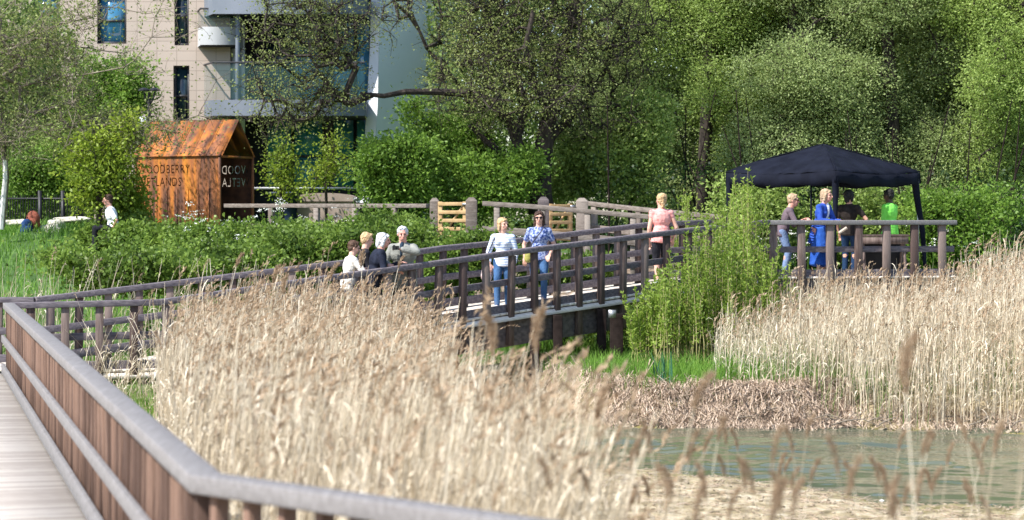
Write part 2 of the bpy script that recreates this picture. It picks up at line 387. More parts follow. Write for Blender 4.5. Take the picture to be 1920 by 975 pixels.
for px, d in ((1002, 42.6), (1128, 44.6), (1046, 43.6), (1156, 44.2), (640, 40.6), (700, 41.2), (820, 42.2)):
    zt = Z(600, d) - .0 if px > 900 else 1.1
    x_ = X(px, d); zb = float(height(x_, d)) - .6
    ztop = {1002: 1.45, 1046: 1.55, 1128: 1.62, 1156: 1.55}.get(px, 1.2)
    c = MB(); c.box((0, 0, (ztop + zb) / 2), (.17 if px != 1156 else .24, .17, ztop - zb)); o = c.build('support_pile', M['pile'], bridge); bev(o, .01)
    o.location = (x_ - bb.x, d - bb.y, -bb.z)
c = MB(); c.box((0, 0, 0), (.14, .04, .14)); o = c.build('joist_bracket', M['galv'], bridge); o.location = Vector((X(1148, 43.9), 43.9, 1.56)) - bb
# gazebo platform
pf = [P(1440, 410, 47.3), P(1500, 410, 47.5), P(1792, 413, 48.3)]
pf = [(v.x, v.y, 3.27) for v in pf]
railing('level railing across the front of the viewing platform where two people lean', pf, 1, .60,
        (M['cap'], M['capshade'], M['postdark']), cap=(.16, .095), drop=1.45, start=.12, post=(.15, .09))
back = [(pf[0][0] - .9, 51.5, 3.27), (pf[1][0], 52.6, 3.27), (pf[2][0] + .4, 53, 3.27)]
plat = deck('viewing_platform', 'raised timber platform carrying the black gazebo', pf, back, -RH, 'platform', fas_h=.3)
for x_, d in ((pf[1][0], 47.7), (pf[1][0] + 1.5, 48.1), (pf[2][0] - .1, 48.5), (pf[0][0] + .1, 47.6)):
    pb = Vector(plat.location); c = MB(); c.box((0, 0, 0), (.2, .2, 2.1)); o = c.build('support_pile', M['pile'], plat); o.location = Vector((x_, d, 1.05)) - pb
# link deck between ramp top and platform
lk_in = [ramp_pts[-2], ramp_pts[-1]]
# ------------------------------------------------------------------ back fences, gates and path
def fence(label, pts, step, dzs=((0, .09, .12), (-.45, .13, .04)), posts=(.12, .12), hgt=1.3, name='timber_fence', start=.3):
    root = empty(name, pts[0], label, 'fence'); base = Vector(pts[0]); loc = [tuple(Vector(p) - base) for p in pts]
    for i, (dz, h_, w_) in enumerate(dzs):
        c = MB(); sweep(c, loc, w_, h_, 0 if i == 0 else -.08, dz); bev(c.build('top_rail' if i == 0 else 'lower_rail', M['fence'], root), .008)
    for p, a in along(loc, step, start):
        c = MB(); c.box((0, 0, 0), (posts[0], posts[1], hgt), a=random.random()); o = c.build('post', M['fence'], root); bev(o, .01, 1)
        o.location = p + Vector((0, 0, -hgt / 2 - .092)); o.rotation_euler.z = a
    return root
fence('grey post and rail fence running from the rusty hut to the left gate', [P(422, 382, 54)[:], P(600, 382, 53)[:], P(802, 382, 51)[:]], 1.15, start=1.2)
fence('grey handrail fence sloping down from the right gate post in front of the path', [P(905, 377, 50)[:], P(1000, 383, 49.9)[:], P(1215, 402, 49.6)[:], P(1340, 412, 49.4)[:]], .95, dzs=((0, .10, .15), (-.52, .15, .05), (-.95, .16, .05)), hgt=1.4)
fence('grey handrail fence on the far side of the path, ending at the gazebo', [P(1092, 376, 53)[:], P(1200, 388, 52.3)[:], P(1355, 403, 51.6)[:]], 1.1, dzs=((0, .10, .15), (-.5, .14, .05)), hgt=1.4)
def gatepost(px, py, d, label, w_=.2, h_=1.35, m='fence'):
    p = P(px, py, d); c = MB()
    hw = w_ / 2
    V = [(-hw, -hw, -h_), (hw, -hw, -h_), (hw, hw, -h_), (-hw, hw, -h_), (-hw, -hw, -.07), (hw, -hw, -.07), (hw, hw, -.07), (-hw, hw, -.07), (-hw * .45, -hw * .45, 0), (hw * .45, -hw * .45, 0), (hw * .45, hw * .45, 0), (-hw * .45, hw * .45, 0)]
    c.add(V, [(0, 1, 5, 4), (1, 2, 6, 5), (2, 3, 7, 6), (3, 0, 4, 7), (4, 5, 9, 8), (5, 6, 10, 9), (6, 7, 11, 10), (7, 4, 8, 11), (8, 9, 10, 11), (3, 2, 1, 0)], 0, random.random())
    o = bev(c.build('gate_post', M[m]), .012); o.location = p; tag(o, label, 'gate post'); return o
gatepost(815, 371, 50.6, 'square capped timber post left of the yellow gate')
gatepost(884, 370, 50.2, 'square capped timber post right of the yellow gate', .24)
gatepost(1019, 369, 51.8, 'dark capped post beside the half hidden second gate', .24, m='beam')
gatepost(1091, 371, 52.6, 'square capped post where the far handrail starts', .26)
def gate(label, px0, px1, py0, py1, d0, d1, bars=5):
    a = P(px0, py1, d0); b_ = P(px1, py1, d1); w_ = (Vector((b_.x, b_.y, 0)) - Vector((a.x, a.y, 0))).length; hg = (py1 - py0) / FP * d0
    root = empty('timber_gate', (a.x, a.y, a.z), label, 'gate', rz=math.atan2(b_.y - a.y, b_.x - a.x))
    for x_ in (.045, w_ - .045):
        c = MB(); c.box((x_, 0, hg / 2), (.09, .07, hg)); bev(c.build('stile', M['gate'], root), .006)
    for k in range(bars):
        c = MB(); z = .05 + (hg - .1) * k / (bars - 1); c.box((w_ / 2, -.045, z), (w_ - .02, .022, .075)); bev(c.build('bar', M['gate'], root), .004)
    c = MB(); c.edges([(.1, .012, .1)], [(w_ - .1, .012, hg - .1)], .03, .03); c.build('brace', M['gate'], root)
    c = MB(); c.box((w_ - .02, -.075, hg * .93), (.12, .03, .05)); c.build('latch', M['galv'], root)
gate('yellow five bar timber gate between two grey capped posts', 822, 876, 378, 449, 50.5, 50.3)
gate('yellow timber gate half hidden behind the handrail fence', 1028, 1072, 382, 452, 52.2, 52.5)
c = MB(); pts_c = [(X(1030, 50.7), 50.8), (X(1290, 50.5), 50.6)]
zz = 2.46
c.add([(X(890, 50.1), 50.1, zz), (X(1340, 49.6), 49.6, 2.2), (X(1350, 51.4), 51.4, 2.2), (X(1090, 52.6), 52.6, zz), (X(880, 52.6), 52.6, zz),
       (X(890, 50.1), 50.1, 1.2), (X(1340, 49.6), 49.6, 1.2)], [(0, 1, 2, 3), (0, 3, 4, 4), (5, 6, 1, 0)])
tag(c.build('path', mat('pinkish gravel path', (.36, .26, .20), (.52, .41, .33), 20, .9, .3, 60)), kind='structure')
# ------------------------------------------------------------------ reeds
def hz(x, y): return height(x, y)
def reeds(mb, x, y, h, lean=(.10, .0), wid=.011, leaf_n=4, plume=.8, plume_n=16, mS=0, mP=1, plume_len=.24, leafw=.012, mg=None, greenp=0, sway=.07):
    n = len(x); z = hz(x, y) - .03
    ln = np.stack([rng.normal(lean[0], sway, n), rng.normal(lean[1], sway, n)], 1) * h[:, None]
    t = np.array([0, .3, .6, .85, 1.0]); cv = t ** 1.8
    bk = rng.random(n) < .07; ln[bk] *= rng.uniform(2, 5, (bk.sum(), 1)); ln[bk] += rng.normal(0, .12, (bk.sum(), 2)); h = np.where(bk, h * .82, h)
    base = np.stack([x, y, z], 1)
    pts = base[:, None] + np.concatenate([ln[:, None] * cv[None, :, None], (h[:, None] * t[None])[:, :, None]], 2)
    wv = wid * np.array([1.0, .95, .8, .6, .45])[None] * rng.uniform(.7, 1.3, (n, 1))
    mb.ribbons(pts, wv, m=mS)
    an = rng.uniform(0, np.pi, n); mb.ribbons(pts, wv, side=np.stack([-np.sin(an), np.cos(an), np.zeros(n)], 1), m=mS)
    # leaves
    for k in range(leaf_n):
        keep = rng.random(n) < .85; nn = keep.sum(); tt = rng.uniform(.15, .88, nn)
        p0 = base[keep] + np.concatenate([ln[keep] * (tt ** 1.8)[:, None], (h[keep] * tt)[:, None]], 1)
        az = rng.normal(.2, 1.6, nn); l = rng.uniform(.22, .5, nn)
        d = np.stack([np.cos(az), np.sin(az)], 1)
        up = rng.uniform(.35, 1.1, nn); tk = np.array([0, .35, .7, 1.0])
        hor = d[:, None] * (l[:, None] * tk[None] * .42)[:, :, None]
        ver = l[:, None] * (up[:, None] * tk[None] - .6 * tk[None] ** 2.2)
        lp = p0[:, None] + np.concatenate([hor, ver[:, :, None]], 2)
        lw = leafw * np.array([.7, 1, .6, .05])[None] * rng.uniform(.6, 1.3, (nn, 1))
        s_ = np.stack([-d[:, 1], d[:, 0], rng.normal(0, .5, nn)], 1)
        mm = mS
        mb.ribbons(lp, lw, side=s_, m=mm)
    # plumes
    kp = np.where(rng.random(n) < plume)[0]
    if len(kp):
        tip = pts[kp, -1]; dr = pts[kp, -1] - pts[kp, -2]; dr /= np.linalg.norm(dr, axis=1)[:, None]
        droop = np.stack([rng.normal(.55, .5, len(kp)), rng.normal(0, .5, len(kp)), np.zeros(len(kp))], 1)
        pl = plume_len * rng.uniform(.6, 1.25, len(kp)); av = rng.random(len(kp))
        for k in range(plume_n):
            s_ = (k + .5) / plume_n
            c = tip + (dr * s_ + droop * (s_ ** 2) * .45 - np.array([0, 0, .35]) * s_ ** 3) * pl[:, None]
            rad = .035 * np.sin(np.pi * min(1, s_ * .9 + .12)) * (pl / .24)
            o = rng.normal(size=(len(kp), 3)); o /= np.linalg.norm(o, axis=1)[:, None]
            c = c + o * (rad * .5)[:, None]
            dd = dr + droop * s_ * 1.2 + o * .6; 
            mb.leaves(c, pl * .30, .017 * (pl / .24), dirs=dd, m=mP, a=np.clip(av * .6 + rng.random(len(kp)) * .4, 0, 1))

def inpoly(x, y, poly):
    poly = np.array(poly); ins = np.zeros(len(x), bool); j = len(poly) - 1
    for i in range(len(poly)):
        xi, yi = poly[i]; xj, yj = poly[j]
        c = ((yi > y) != (yj > y)) & (x < (xj - xi) * (y - yi) / (yj - yi + 1e-12) + xi)
        ins ^= c; j = i
    return ins
def scatter(poly, dens):
    p = np.array(poly); a, b_ = p.min(0), p.max(0); n = int((b_ - a).prod() * dens)
    x = rng.uniform(a[0], b_[0], n); y = rng.uniform(a[1], b_[1], n); k = inpoly(x, y, poly); return x[k], y[k]

# main bed between the foreground railing and the pond
bed = [(-1.15, 12.9), (-1.75, 15), (-2.75, 20), (-3.85, 26), (-4.55, 31), (-5.2, 35.0), (-5.1, 37.6), (-3.4, 39.6), (-2.0, 40.6), (-1.35, 40.2), (-1.15, 36), (-.85, 31), (-.5, 26), (-.05, 21.5), (.3, 17), (.5, 12.9)]
x, y = scatter(bed, 112)
gap = wob(x, y, 1.6)
k = gap > -.85; x, y = x[k], y[k]
hh = rng.normal(1.67, .18, len(x)) + .10 * wob(x, y, .7) + (rng.random(len(x)) < .08) * rng.uniform(.1, .4, len(x))
edge = (.35 + (20 - y) * .06) - x                    # metres in from the right edge
hh -= .45 * (1 - ss(0, 1.6, edge)) * ss(16, 24, y)
hh -= .15 * (1 - ss(0, 1.6, x + 5.2))
hh += .22 * (1 - ss(14, 22, y))
mb = MB(); kk = (y > 34)
reeds(mb, x[kk], y[kk], hh[kk], plume=.42, plume_n=12, lean=(.09, -.01))
reeds(mb, x[~kk], y[~kk], hh[~kk], plume=.2, plume_n=12, lean=(.09, -.01), leaf_n=5)
# ragged fringe along the right edge, thinning towards the mud
x, y = scatter([(.0, 12.5), (.95, 12.5), (.85, 18), (.5, 24), (-.1, 28), (-.9, 33)], 22)
hh = rng.normal(1.15, .25, len(x)); reeds(mb, x, y, hh, plume=.4, plume_n=12, sway=.14)
# broken stems lying low near the left end
x, y = scatter([(-6.9, 36.6), (-5.2, 36.6), (-5.2, 38.2), (-6.9, 38.2)], 30)
reeds(mb, x, y, rng.normal(.9, .3, len(x)), plume=.3, plume_n=8, sway=.45)
tag(mb.build('reed_bed', [M['straw'], M['plume']]), 'dense bed of pale dry reeds with brown plumes filling the middle foreground', 'reeds', kind='stuff')

# bank reeds on the right
rb = [(3.2, 38.9), (4.5, 38.35), (5.6, 37.8), (7, 37.45), (10.8, 36.85), (11.5, 46.9), (4.9, 46.6), (3.9, 44)]
x, y = scatter(rb, 105)
dens = ss(3.0, 5.6, x + .5 * wob(x, y, 1.3) + (y - 40) * .12); k = rng.random(len(x)) < .25 + .75 * dens; x, y = x[k], y[k]
hh = rng.normal(1.30, .2, len(x)) + .12 * wob(x, y) + .55 * ss(7.6, 9.2, x) - .45 * (1 - ss(4, 6, x)) - .15 * (1 - ss(38.3, 40, y))
mb = MB(); reeds(mb, x, y, hh, plume=.35, plume_n=9, lean=(.04, 0), leaf_n=4, wid=.012)
tag(mb.build('bank_reeds', [M['straw'], M['plume']]), 'straw coloured reeds on the far bank below the viewing platform', 'reeds', kind='stuff')
# young green blades mixed in at the foot
def blades(mb, x, y, h0, h1, wid=.012, m=0, lean=.35, segs=3):
    n = len(x); z = hz(x, y) - .02; h = rng.uniform(h0, h1, n); az = rng.uniform(0, 2 * np.pi, n)
    d = np.stack([np.cos(az), np.sin(az)], 1); t = np.linspace(0, 1, segs + 1)
    ln = np.abs(rng.normal(lean, lean * .6, n)) * h
    pts = np.stack([x, y, z], 1)[:, None] + np.concatenate([d[:, None] * (ln[:, None] * t[None] ** 1.7)[:, :, None], (h[:, None] * (t - .18 * t ** 3)[None])[:, :, None]], 2)
    wv = wid * np.linspace(1, .12, segs + 1)[None] * rng.uniform(.7, 1.4, (n, 1))
    mb.ribbons(pts, wv, m=m)
x, y = scatter(rb, 150); k = rng.random(len(x)) < ss(-.5, .9, wob(x, y, .9)) * (1 - .6 * ss(39.5, 43, y)); x, y = x[k], y[k]
mb = MB(); blades(mb, x, y, .4, 1.0, .015, lean=.2)
tag(mb.build('young_reed_shoots', M['strawgreen']), 'green new shoots at the foot of the far bank reeds', 'reed shoots', kind='stuff')

# grass
mb = MB()
x, y = scatter([(.6, 38.2), (4.6, 38.6), (7, 38.4), (7, 40.5), (5, 47), (4, 52), (-4, 52), (-2.5, 41.2)], 170); k = hz(x, y) > .4; x, y = x[k], y[k]
blades(mb, x, y, .12, .45, .014)
x, y = scatter([(1.3, 38.6), (3.8, 38.4), (4.6, 40.4), (1.3, 40.6)], 160); k = hz(x, y) > .4; x, y = x[k], y[k]
blades(mb, x, y, .25, .62, .016)
x, y = scatter([(-7.6, 36), (-4.9, 33), (-5.1, 38.4), (-7.8, 38.4)], 220); blades(mb, x, y, .12, .42, .014)
x, y = scatter([(-5.2, 24), (-3.5, 24), (-4.6, 33), (-7, 33)], 120); blades(mb, x, y, .1, .4, .014)
tag(mb.build('meadow_grass', M['grass']), 'lush green grass under and around the footbridge', 'grass', kind='stuff')
mb = MB()
x, y = scatter([(-16, 43.6), (-6, 43.6), (-3, 47), (-3, 56), (-16, 62)], 110); blades(mb, x, y, .18, .45, .022)
tag(mb.build('tall_lawn_grass', M['grass']), 'bright green grass sloping up behind the far railing on the left', 'grass', kind='stuff')
mb = MB()
x, y = scatter([(-14, 42), (-4.5, 42.2), (-4.5, 44), (-14, 45)], 16)
reeds(mb, x, y, rng.uniform(1.1, 2.1, len(x)), plume=.12, plume_n=10, sway=.16)
tag(mb.build('sparse_dry_stalks', [M['straw'], M['plume']]), 'sparse dry stalks standing in the greenery behind the far railing', 'dry stalks', kind='stuff')

# matted roots along the far bank
mb = MB(); n = 26000
x = rng.uniform(1.0, 11.5, n); x[:17000] = rng.uniform(.6, 5.4, 17000)
yb = 38.05 - (x - 2.9) * .17 + .22 * wob(x, 38) + 5.0 * (1 - ss(-.3, 1.6, x))
y = yb + rng.uniform(-.08, .85, n) * (1 + 3 * (1 - ss(.8, 1.8, x))); z = hz(x, y) + rng.uniform(0, .12, n)
k = wob(x, z * 6, 1.2) > -.75; x, y, z = x[k], y[k], z[k]; n = len(x)
d = np.stack([rng.normal(0, .6, n), rng.normal(-.5, .5, n), rng.normal(-.9, .6, n)], 1); d /= np.linalg.norm(d, axis=1)[:, None]
l = rng.uniform(.06, .26, n); c0 = np.stack([x, y, z], 1)
t = np.array([0, .5, 1.0]); bend = rng.normal(0, .35, (n, 3))
pts = c0[:, None] + (d[:, None] * t[None, :, None] + bend[:, None] * (t ** 2)[None, :, None]) * l[:, None, None]
mb.ribbons(pts, np.full((n, 3), .012) * rng.uniform(.5, 1.5, (n, 1)))
tag(mb.build('root_mat', M['thatch']), 'matted pinkish brown dead roots covering the eroded far bank', 'dead roots', kind='stuff')
mb = MB()
for i in range(26):
    x0 = random.uniform(3.5, 10); y0 = float(38.05 - (x0 - 2.9) * .17) + random.uniform(-.1, .35); z0 = float(hz(x0, y0)) + .08
    a = random.uniform(-.7, .7); l = random.uniform(.3, .9); q = [(x0 + math.cos(a) * l * s, y0 + math.sin(a) * l * s * .5, z0 + random.uniform(0, .3) * s - .1 * s * s) for s in (0, .33, .66, 1)]
    mb.tube(q, [.014, .012, .009, .005], 5)
tag(mb.build('driftwood_sticks', M['barkgrey']), 'thin bleached sticks caught along the waterline of the far bank', 'sticks', kind='stuff')
# pebbles on the near mud spit
mb = MB()
ico = np.array([(0, 0, 1), (.89, 0, .45), (.28, .85, .45), (-.72, .53, .45), (-.72, -.53, .45), (.28, -.85, .45), (.72, .53, -.45), (-.28, .85, -.45), (-.89, 0, -.45), (-.28, -.85, -.45), (.72, -.53, -.45), (0, 0, -1)])
icf = [(0, 1, 2), (0, 2, 3), (0, 3, 4), (0, 4, 5), (0, 5, 1), (1, 6, 2), (2, 7, 3), (3, 8, 4), (4, 9, 5), (5, 10, 1), (6, 7, 2), (7, 8, 3), (8, 9, 4), (9, 10, 5), (10, 6, 1), (11, 7, 6), (11, 8, 7), (11, 9, 8), (11, 10, 9), (11, 6, 10)]
icf = [(*f, f[2]) for f in icf]
def stones(mb, xs, ys, r0, r1, flat=.5):
    for a, b_ in zip(xs, ys):
        r = random.uniform(r0, r1); v = ico * rng.uniform(.7, 1.2, (12, 1)) * r * np.array([1.2, 1, flat]) + np.array([a, b_, float(hz(a, b_)) + r * flat * .3])
        mb.add(v, icf, 0, random.random())
x, y = scatter([(1.2, 25), (7, 25), (6, 28.5), (3.6, 30.2), (2.4, 31.5), (1.2, 31)], 34); k = hz(x, y) > -.03
stones(mb, x[k], y[k], .008, .03)
x = rng.uniform(1.5, 9, 90); y = 38.0 - (x - 2.9) * .17 + rng.uniform(-.25, .15, 90); stones(mb, x, y, .03, .09)
mb2 = MB(); x, y = scatter([(1.0, 24), (7, 24), (6, 28.3), (3.6, 30.2), (2.4, 31.5), (1.0, 31.6)], 60); n = len(x); z = hz(x, y) + .012; a_ = rng.uniform(0, 3.14, n); l = rng.uniform(.03, .16, n)
kk = z > -.02; dx = np.stack([np.cos(a_) * l, np.sin(a_) * l, rng.uniform(0, .02, n)], 1)[kk]; c0 = np.stack([x, y, z], 1)[kk]; mb2.edges(c0, c0 + dx, .004, .003, 3, a=rng.random(len(c0)))
tag(mb2.build('reed_litter', M['thatch']), 'bits of dead reed littering the near mud spit', 'reed litter', kind='stuff')
tag(mb.build('pebbles', mat('wet pebble', (.17, .14, .09), (.38, .31, .22), 5, .8, attr=True)), 'small pebbles scattered on the mud spit and waterline', 'pebbles', kind='stuff')
mb = MB(); stones(mb, [4.32], [28.05], .07, .07, .75); stones(mb, [4.39], [28.03], .045, .045, .8)
tag(mb.build('white_stone', mat('chalk stone', (.75, .74, .72), (.85, .84, .82), 9, .8)), 'white stone on the mud at the bottom right of the pond', 'stone')
# cattail tuft in the bank
mb = MB(); n = 26; blades(mb, rng.normal(X(1240, 38.9), .07, n), rng.normal(38.9, .06, n), .4, .75, .03, lean=.12)
tag(mb.build('iris_clump', mat('blue green blade', (.03, .12, .07), (.08, .22, .12), 2, .5, attr=True)), 'blue green iris clump growing out of the brown root bank', 'iris clump')
# stray algae strip / grass at waterline
mb = MB(); x, y = scatter([(1.2, 38.0), (3.4, 37.9), (3.4, 38.6), (1.2, 38.9)], 90); blades(mb, x, y, .06, .2, .02)
tag(mb.build('waterline_weed', M['strawgreen']), 'low green weed at the foot of the root bank', 'water weed', kind='stuff')

# ------------------------------------------------------------------ single foreground reeds, out of focus
stalks = []
def stalk_proto(seed, h, lean, full):
    global rng
    keep = rng; rng = np.random.default_rng(seed)
    t = np.linspace(0, 1, 7); pts = np.stack([lean * h * t ** 1.8, .02 * h * t ** 2, h * t], 1)
    a = MB(); a.tube(pts, np.linspace(.006, .0035, 7), 5, cap=False, a=rng.random())
    for k in range(4):
        tt = rng.uniform(.2, .8); p0 = np.array([lean * h * tt ** 1.8, 0, h * tt]); az = rng.uniform(0, 6.28); l = rng.uniform(.2, .4); tk = np.array([0, .35, .7, 1.0])
        lp = p0[None] + np.stack([np.cos(az) * l * tk * .6, np.sin(az) * l * tk * .6, l * (.8 * tk - .9 * tk ** 2)], 1)
        a.ribbons(lp[None], np.array([[.008, .013, .008, .001]]), side=np.array([[-np.sin(az), np.cos(az), .3]]))
    b_ = MB(); tip = pts[-1]; dr = pts[-1] - pts[-2]; dr /= np.linalg.norm(dr); n = int(230 * full); L_ = .26 * full
    s_ = rng.random(n); ax = np.array([.5, .1, 0])
    c = tip - dr * .03 + dr * (s_ * L_)[:, None] + ax * (s_ ** 2 * L_ * .5)[:, None] - np.array([0, 0, .3]) * (s_ ** 3 * L_)[:, None]
    o = rng.normal(size=(n, 3)); o /= np.linalg.norm(o, axis=1)[:, None]; rad = .036 * full * np.sin(np.pi * np.clip(s_ * .88 + .1, 0, 1)) * rng.random(n) ** .5
    b_.leaves(c + o * rad[:, None], .05, .008, dirs=dr + o * .8 + ax * s_[:, None], a=rng.random(n))
    rng = keep; return a, b_
protos = [stalk_proto(11, 2.0, .06, 1.0), stalk_proto(12, 1.85, .16, .8), stalk_proto(13, 2.1, -.05, 1.15), stalk_proto(14, 1.7, .22, .65)]
pm = []
for i, (a, b_) in enumerate(protos): pm.append((a, b_))
meshes = {}
SLAB = 'out of focus dry reed standing close to the camera among the bottom edge reeds'
def stalk(px, pytop, d, kind, label=None, flip=False, group='single reeds close to the camera'):
    x_ = X(px, d); zt = Z(pytop, d); zb = float(hz(x_, d)) - .05; H0 = (2.25, 2.05, 2.38, 1.85)[kind]
    r = empty('reed', (x_, d, zb), label or SLAB, 'reed', None if label else group, rz=random.uniform(-.4, .4) + (math.pi if flip else 0))
    s_ = (zt - zb) / H0; w_ = 1.0 if label else .52; r.scale = (w_, w_, s_)
    if kind not in meshes:
        o1 = protos[kind][0].build('stem', M['straw'], r); o2 = protos[kind][1].build('plume', M['plume'], r); meshes[kind] = (o1.data, o2.data)
    else:
        for nm, me in zip(('stem', 'plume'), meshes[kind]):
            o = bpy.data.objects.new(nm, me); col.objects.link(o); o.parent = r
    return r
stalk(1030, 545, 14.5, 2, 'tallest blurred reed, plume crossing the footbridge beam below the woman in sunglasses')
stalk(1080, 690, 13.5, 0, 'blurred reed with upright plume below the footbridge piles')
stalk(895, 560, 15.5, 2, 'thick brown plume in front of the footbridge beam below the striped top woman', True)
stalk(1200, 665, 12.5, 1, 'blurred bent reed whose plume overlaps the root bank near the iris clump')
stalk(1742, 585, 11.0, 2, 'tall blurred reed crossing the far bank reeds, left one of the tall right pair')
stalk(1873, 570, 10.5, 0, 'tall blurred reed nearest the right edge of the photo')
stalk(548, 500, 30.0, 2, 'broad brown plume rising above the bed in front of the railing')
stalk(495, 480, 30.0, 0, 'slim plume rising above the bed left of the group of four')
stalk(578, 478, 31.0, 1, 'tall thin plume rising left of the boy in white')
stalk(393, 462, 33.0, 3, 'lone thin reed with small head standing highest at the left')
stalk(690, 455, 36.0, 2, 'reed plume standing in front of the boy in white')
stalk(706, 470, 36.5, 3, 'small reed plume standing in front of the silver haired woman')
for i in range(64):
    px = random.uniform(1090, 1925); d = random.uniform(9.6, 17)
    py = random.gauss(860, 45) if i % 4 else random.uniform(740, 800)
    if px < 1250: py = random.uniform(740, 900)
    stalk(px, max(735, py), d, random.choice((0, 1, 1, 3, 3)), flip=random.random() < .35)
# ------------------------------------------------------------------ building
def facade_wall(name, parent, x0, x1, z0, z1, y, holes, m, thick=.3):
    """a wall with real rectangular openings"""
    xs = sorted({x0, x1, *[h[0] for h in holes], *[h[1] for h in holes]}); zs = sorted({z0, z1, *[h[2] for h in holes], *[h[3] for h in holes]})
    mb = MB()
    def solid(i, k):
        cx, cz = (xs[i] + xs[i + 1]) / 2, (zs[k] + zs[k + 1]) / 2
        return not any(h[0] < cx < h[1] and h[2] < cz < h[3] for h in holes)
    for i in range(len(xs) - 1):
        for k in range(len(zs) - 1):
            if not solid(i, k): continue
            a, b_, c, d = xs[i], xs[i + 1], zs[k], zs[k + 1]
            mb.add([(a, y, c), (b_, y, c), (b_, y, d), (a, y, d)], [(0, 1, 2, 3)])
    for h in holes:
        a, b_, c, d = h; Y = y + thick
        mb.add([(a, y, c), (b_, y, c), (b_, y, d), (a, y, d), (a, Y, c), (b_, Y, c), (b_, Y, d), (a, Y, d)], [(0, 4, 5, 1), (1, 5, 6, 2), (2, 6, 7, 3), (3, 7, 4, 0)])
    return mb.build(name, m, parent)
DB = 73.0
tile = bpy.data.materials.new('beige tile cladding'); tile.use_nodes = True; N = tile.node_tree.nodes; L = tile.node_tree.links
b = N['Principled BSDF']; b.inputs['Roughness'].default_value = .7
ge = N.new('ShaderNodeNewGeometry'); sp = N.new('ShaderNodeSeparateXYZ'); cb = N.new('ShaderNodeCombineXYZ')
L.new(ge.outputs['Position'], sp.inputs[0]); L.new(sp.outputs[0], cb.inputs[0]); L.new(sp.outputs[2], cb.inputs[1])
br = N.new('ShaderNodeTexBrick'); br.offset = 0; br.inputs['Scale'].default_value = 1; br.inputs['Brick Width'].default_value = .60; br.inputs['Row Height'].default_value = .30
br.inputs['Mortar Size'].default_value = .012; br.inputs['Color1'].default_value = (.50, .40, .325, 1); br.inputs['Color2'].default_value = (.54, .435, .36, 1); br.inputs['Mortar'].default_value = (.37, .29, .235, 1)
L.new(cb.outputs[0], br.inputs[0]); L.new(br.outputs[0], b.inputs['Base Color'])
M['tile'] = tile
M['glass'] = mat('blue tinted window glass', (.04, .19, .34), (.09, .33, .54), .8, .06, spec=.9)
M['glassdark'] = mat('dark window glass', (.01, .025, .035), (.03, .06, .08), .8, .07, spec=.8)
M['glassteal'] = mat('teal tinted glass', (.03, .15, .17), (.07, .28, .29), .5, .1, spec=.8)
M['frame'] = mat('charcoal window frame', (.03, .03, .035), (.05, .05, .055), 5, .5)
M['slab'] = mat('grey balcony panel', (.15, .17, .20), (.19, .21, .25), 1, .55)
M['slabgrey'] = mat('light grey balcony panel', (.42, .42, .42), (.5, .5, .5), 1, .6)
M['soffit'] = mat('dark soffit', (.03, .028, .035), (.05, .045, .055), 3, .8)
M['whitep'] = mat('white panel', (.72, .74, .78), (.8, .82, .84), .6, .45)
M['shadewhite'] = mat('white cladding tinted shade blue', (.62, .68, .78), (.72, .77, .85), .5, .45)  # white cladding; blue skylight on its shaded face is put into the colour
M['balglass'] = bpy.data.materials.new('balustrade glass'); M['balglass'].use_nodes = True
b = M['balglass'].node_tree.nodes['Principled BSDF']; b.inputs['Base Color'].default_value = (.10, .22, .21, 1); b.inputs['Roughness'].default_value = .05; b.inputs['Alpha'].default_value = .22
bx = lambda px: X(px, DB); bz = lambda py: Z(py, DB)
bld = empty('apartment_building', (bx(400), DB, 1.8), 'modern apartment block with beige tiled wall, grey balconies and a white sloping panel shade-tinted blue', 'building')
O0 = Vector(bld.location)
def bpart(mb, name, m, parent=None, smooth=False):
    o = mb.build(name, m, parent or bld, smooth); 
    if not parent: o.location = -O0
    return o
wins = [(182, 237, -22, 82, 'glass'), (327, 354, -25, 85, 'glassdark'), (325, 355, 123, 236, 'glassdark'), (182, 237, 130, 250, 'glass'), (60, 110, -22, 82, 'glass')]
wins += [(182, 237, -230, -110, 'glass'), (325, 355, -230, -110, 'glassdark')]
holes = [(bx(a), bx(b_), bz(d), bz(c)) for a, b_, c, d, _ in wins]
o = facade_wall('wall', bld, bx(-60), bx(432), .8, 17, DB, holes, M['tile']); o.location = -O0
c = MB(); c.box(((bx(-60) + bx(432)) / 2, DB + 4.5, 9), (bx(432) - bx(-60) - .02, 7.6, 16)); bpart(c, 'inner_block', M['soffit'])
c = MB(); c.box((bx(-60) - .06, DB + 4, 9), (.1, 8, 16.2)); bpart(c, 'side_wall', M['tile'])
for (a, b_, c0, d0, g_) in wins:
    x0, x1, z0, z1 = bx(a), bx(b_), bz(d0), bz(c0); f = MB(); t = .07; yy = DB + .16
    for q in (((x0 + x1) / 2, yy, z0 + t / 2, x1 - x0, t), ((x0 + x1) / 2, yy, z1 - t / 2, x1 - x0, t)): f.box(q[:3], (q[3], .08, q[4]))
    for xx in (x0 + t / 2, x1 - t / 2): f.box((xx, yy, (z0 + z1) / 2), (t, .078, z1 - z0 - 2 * t))
    f.box(((x0 + x1) / 2, yy, z0 + (z1 - z0) * (.42 if a in (182, 60) else .5)), (x1 - x0 - 2 * t, .07, .07))
    wo = bpart(f, 'window', M['frame'])
    p_ = MB(); p_.box(((x0 + x1) / 2, yy + .05, (z0 + z1) / 2), (x1 - x0 - .04, .02, z1 - z0 - .04)); p_.build('pane', M[g_], wo)
    if g_ == 'glass':
        p_ = MB(); n = 9; xs = np.linspace(x0 + .08, x0 + (x1 - x0) * .40, n); v = []; 
        for i, xx in enumerate(xs): v += [(xx, yy + .12 + .03 * (i % 2), z0 + .05), (xx, yy + .12 + .03 * (i % 2), z1 - .05)]
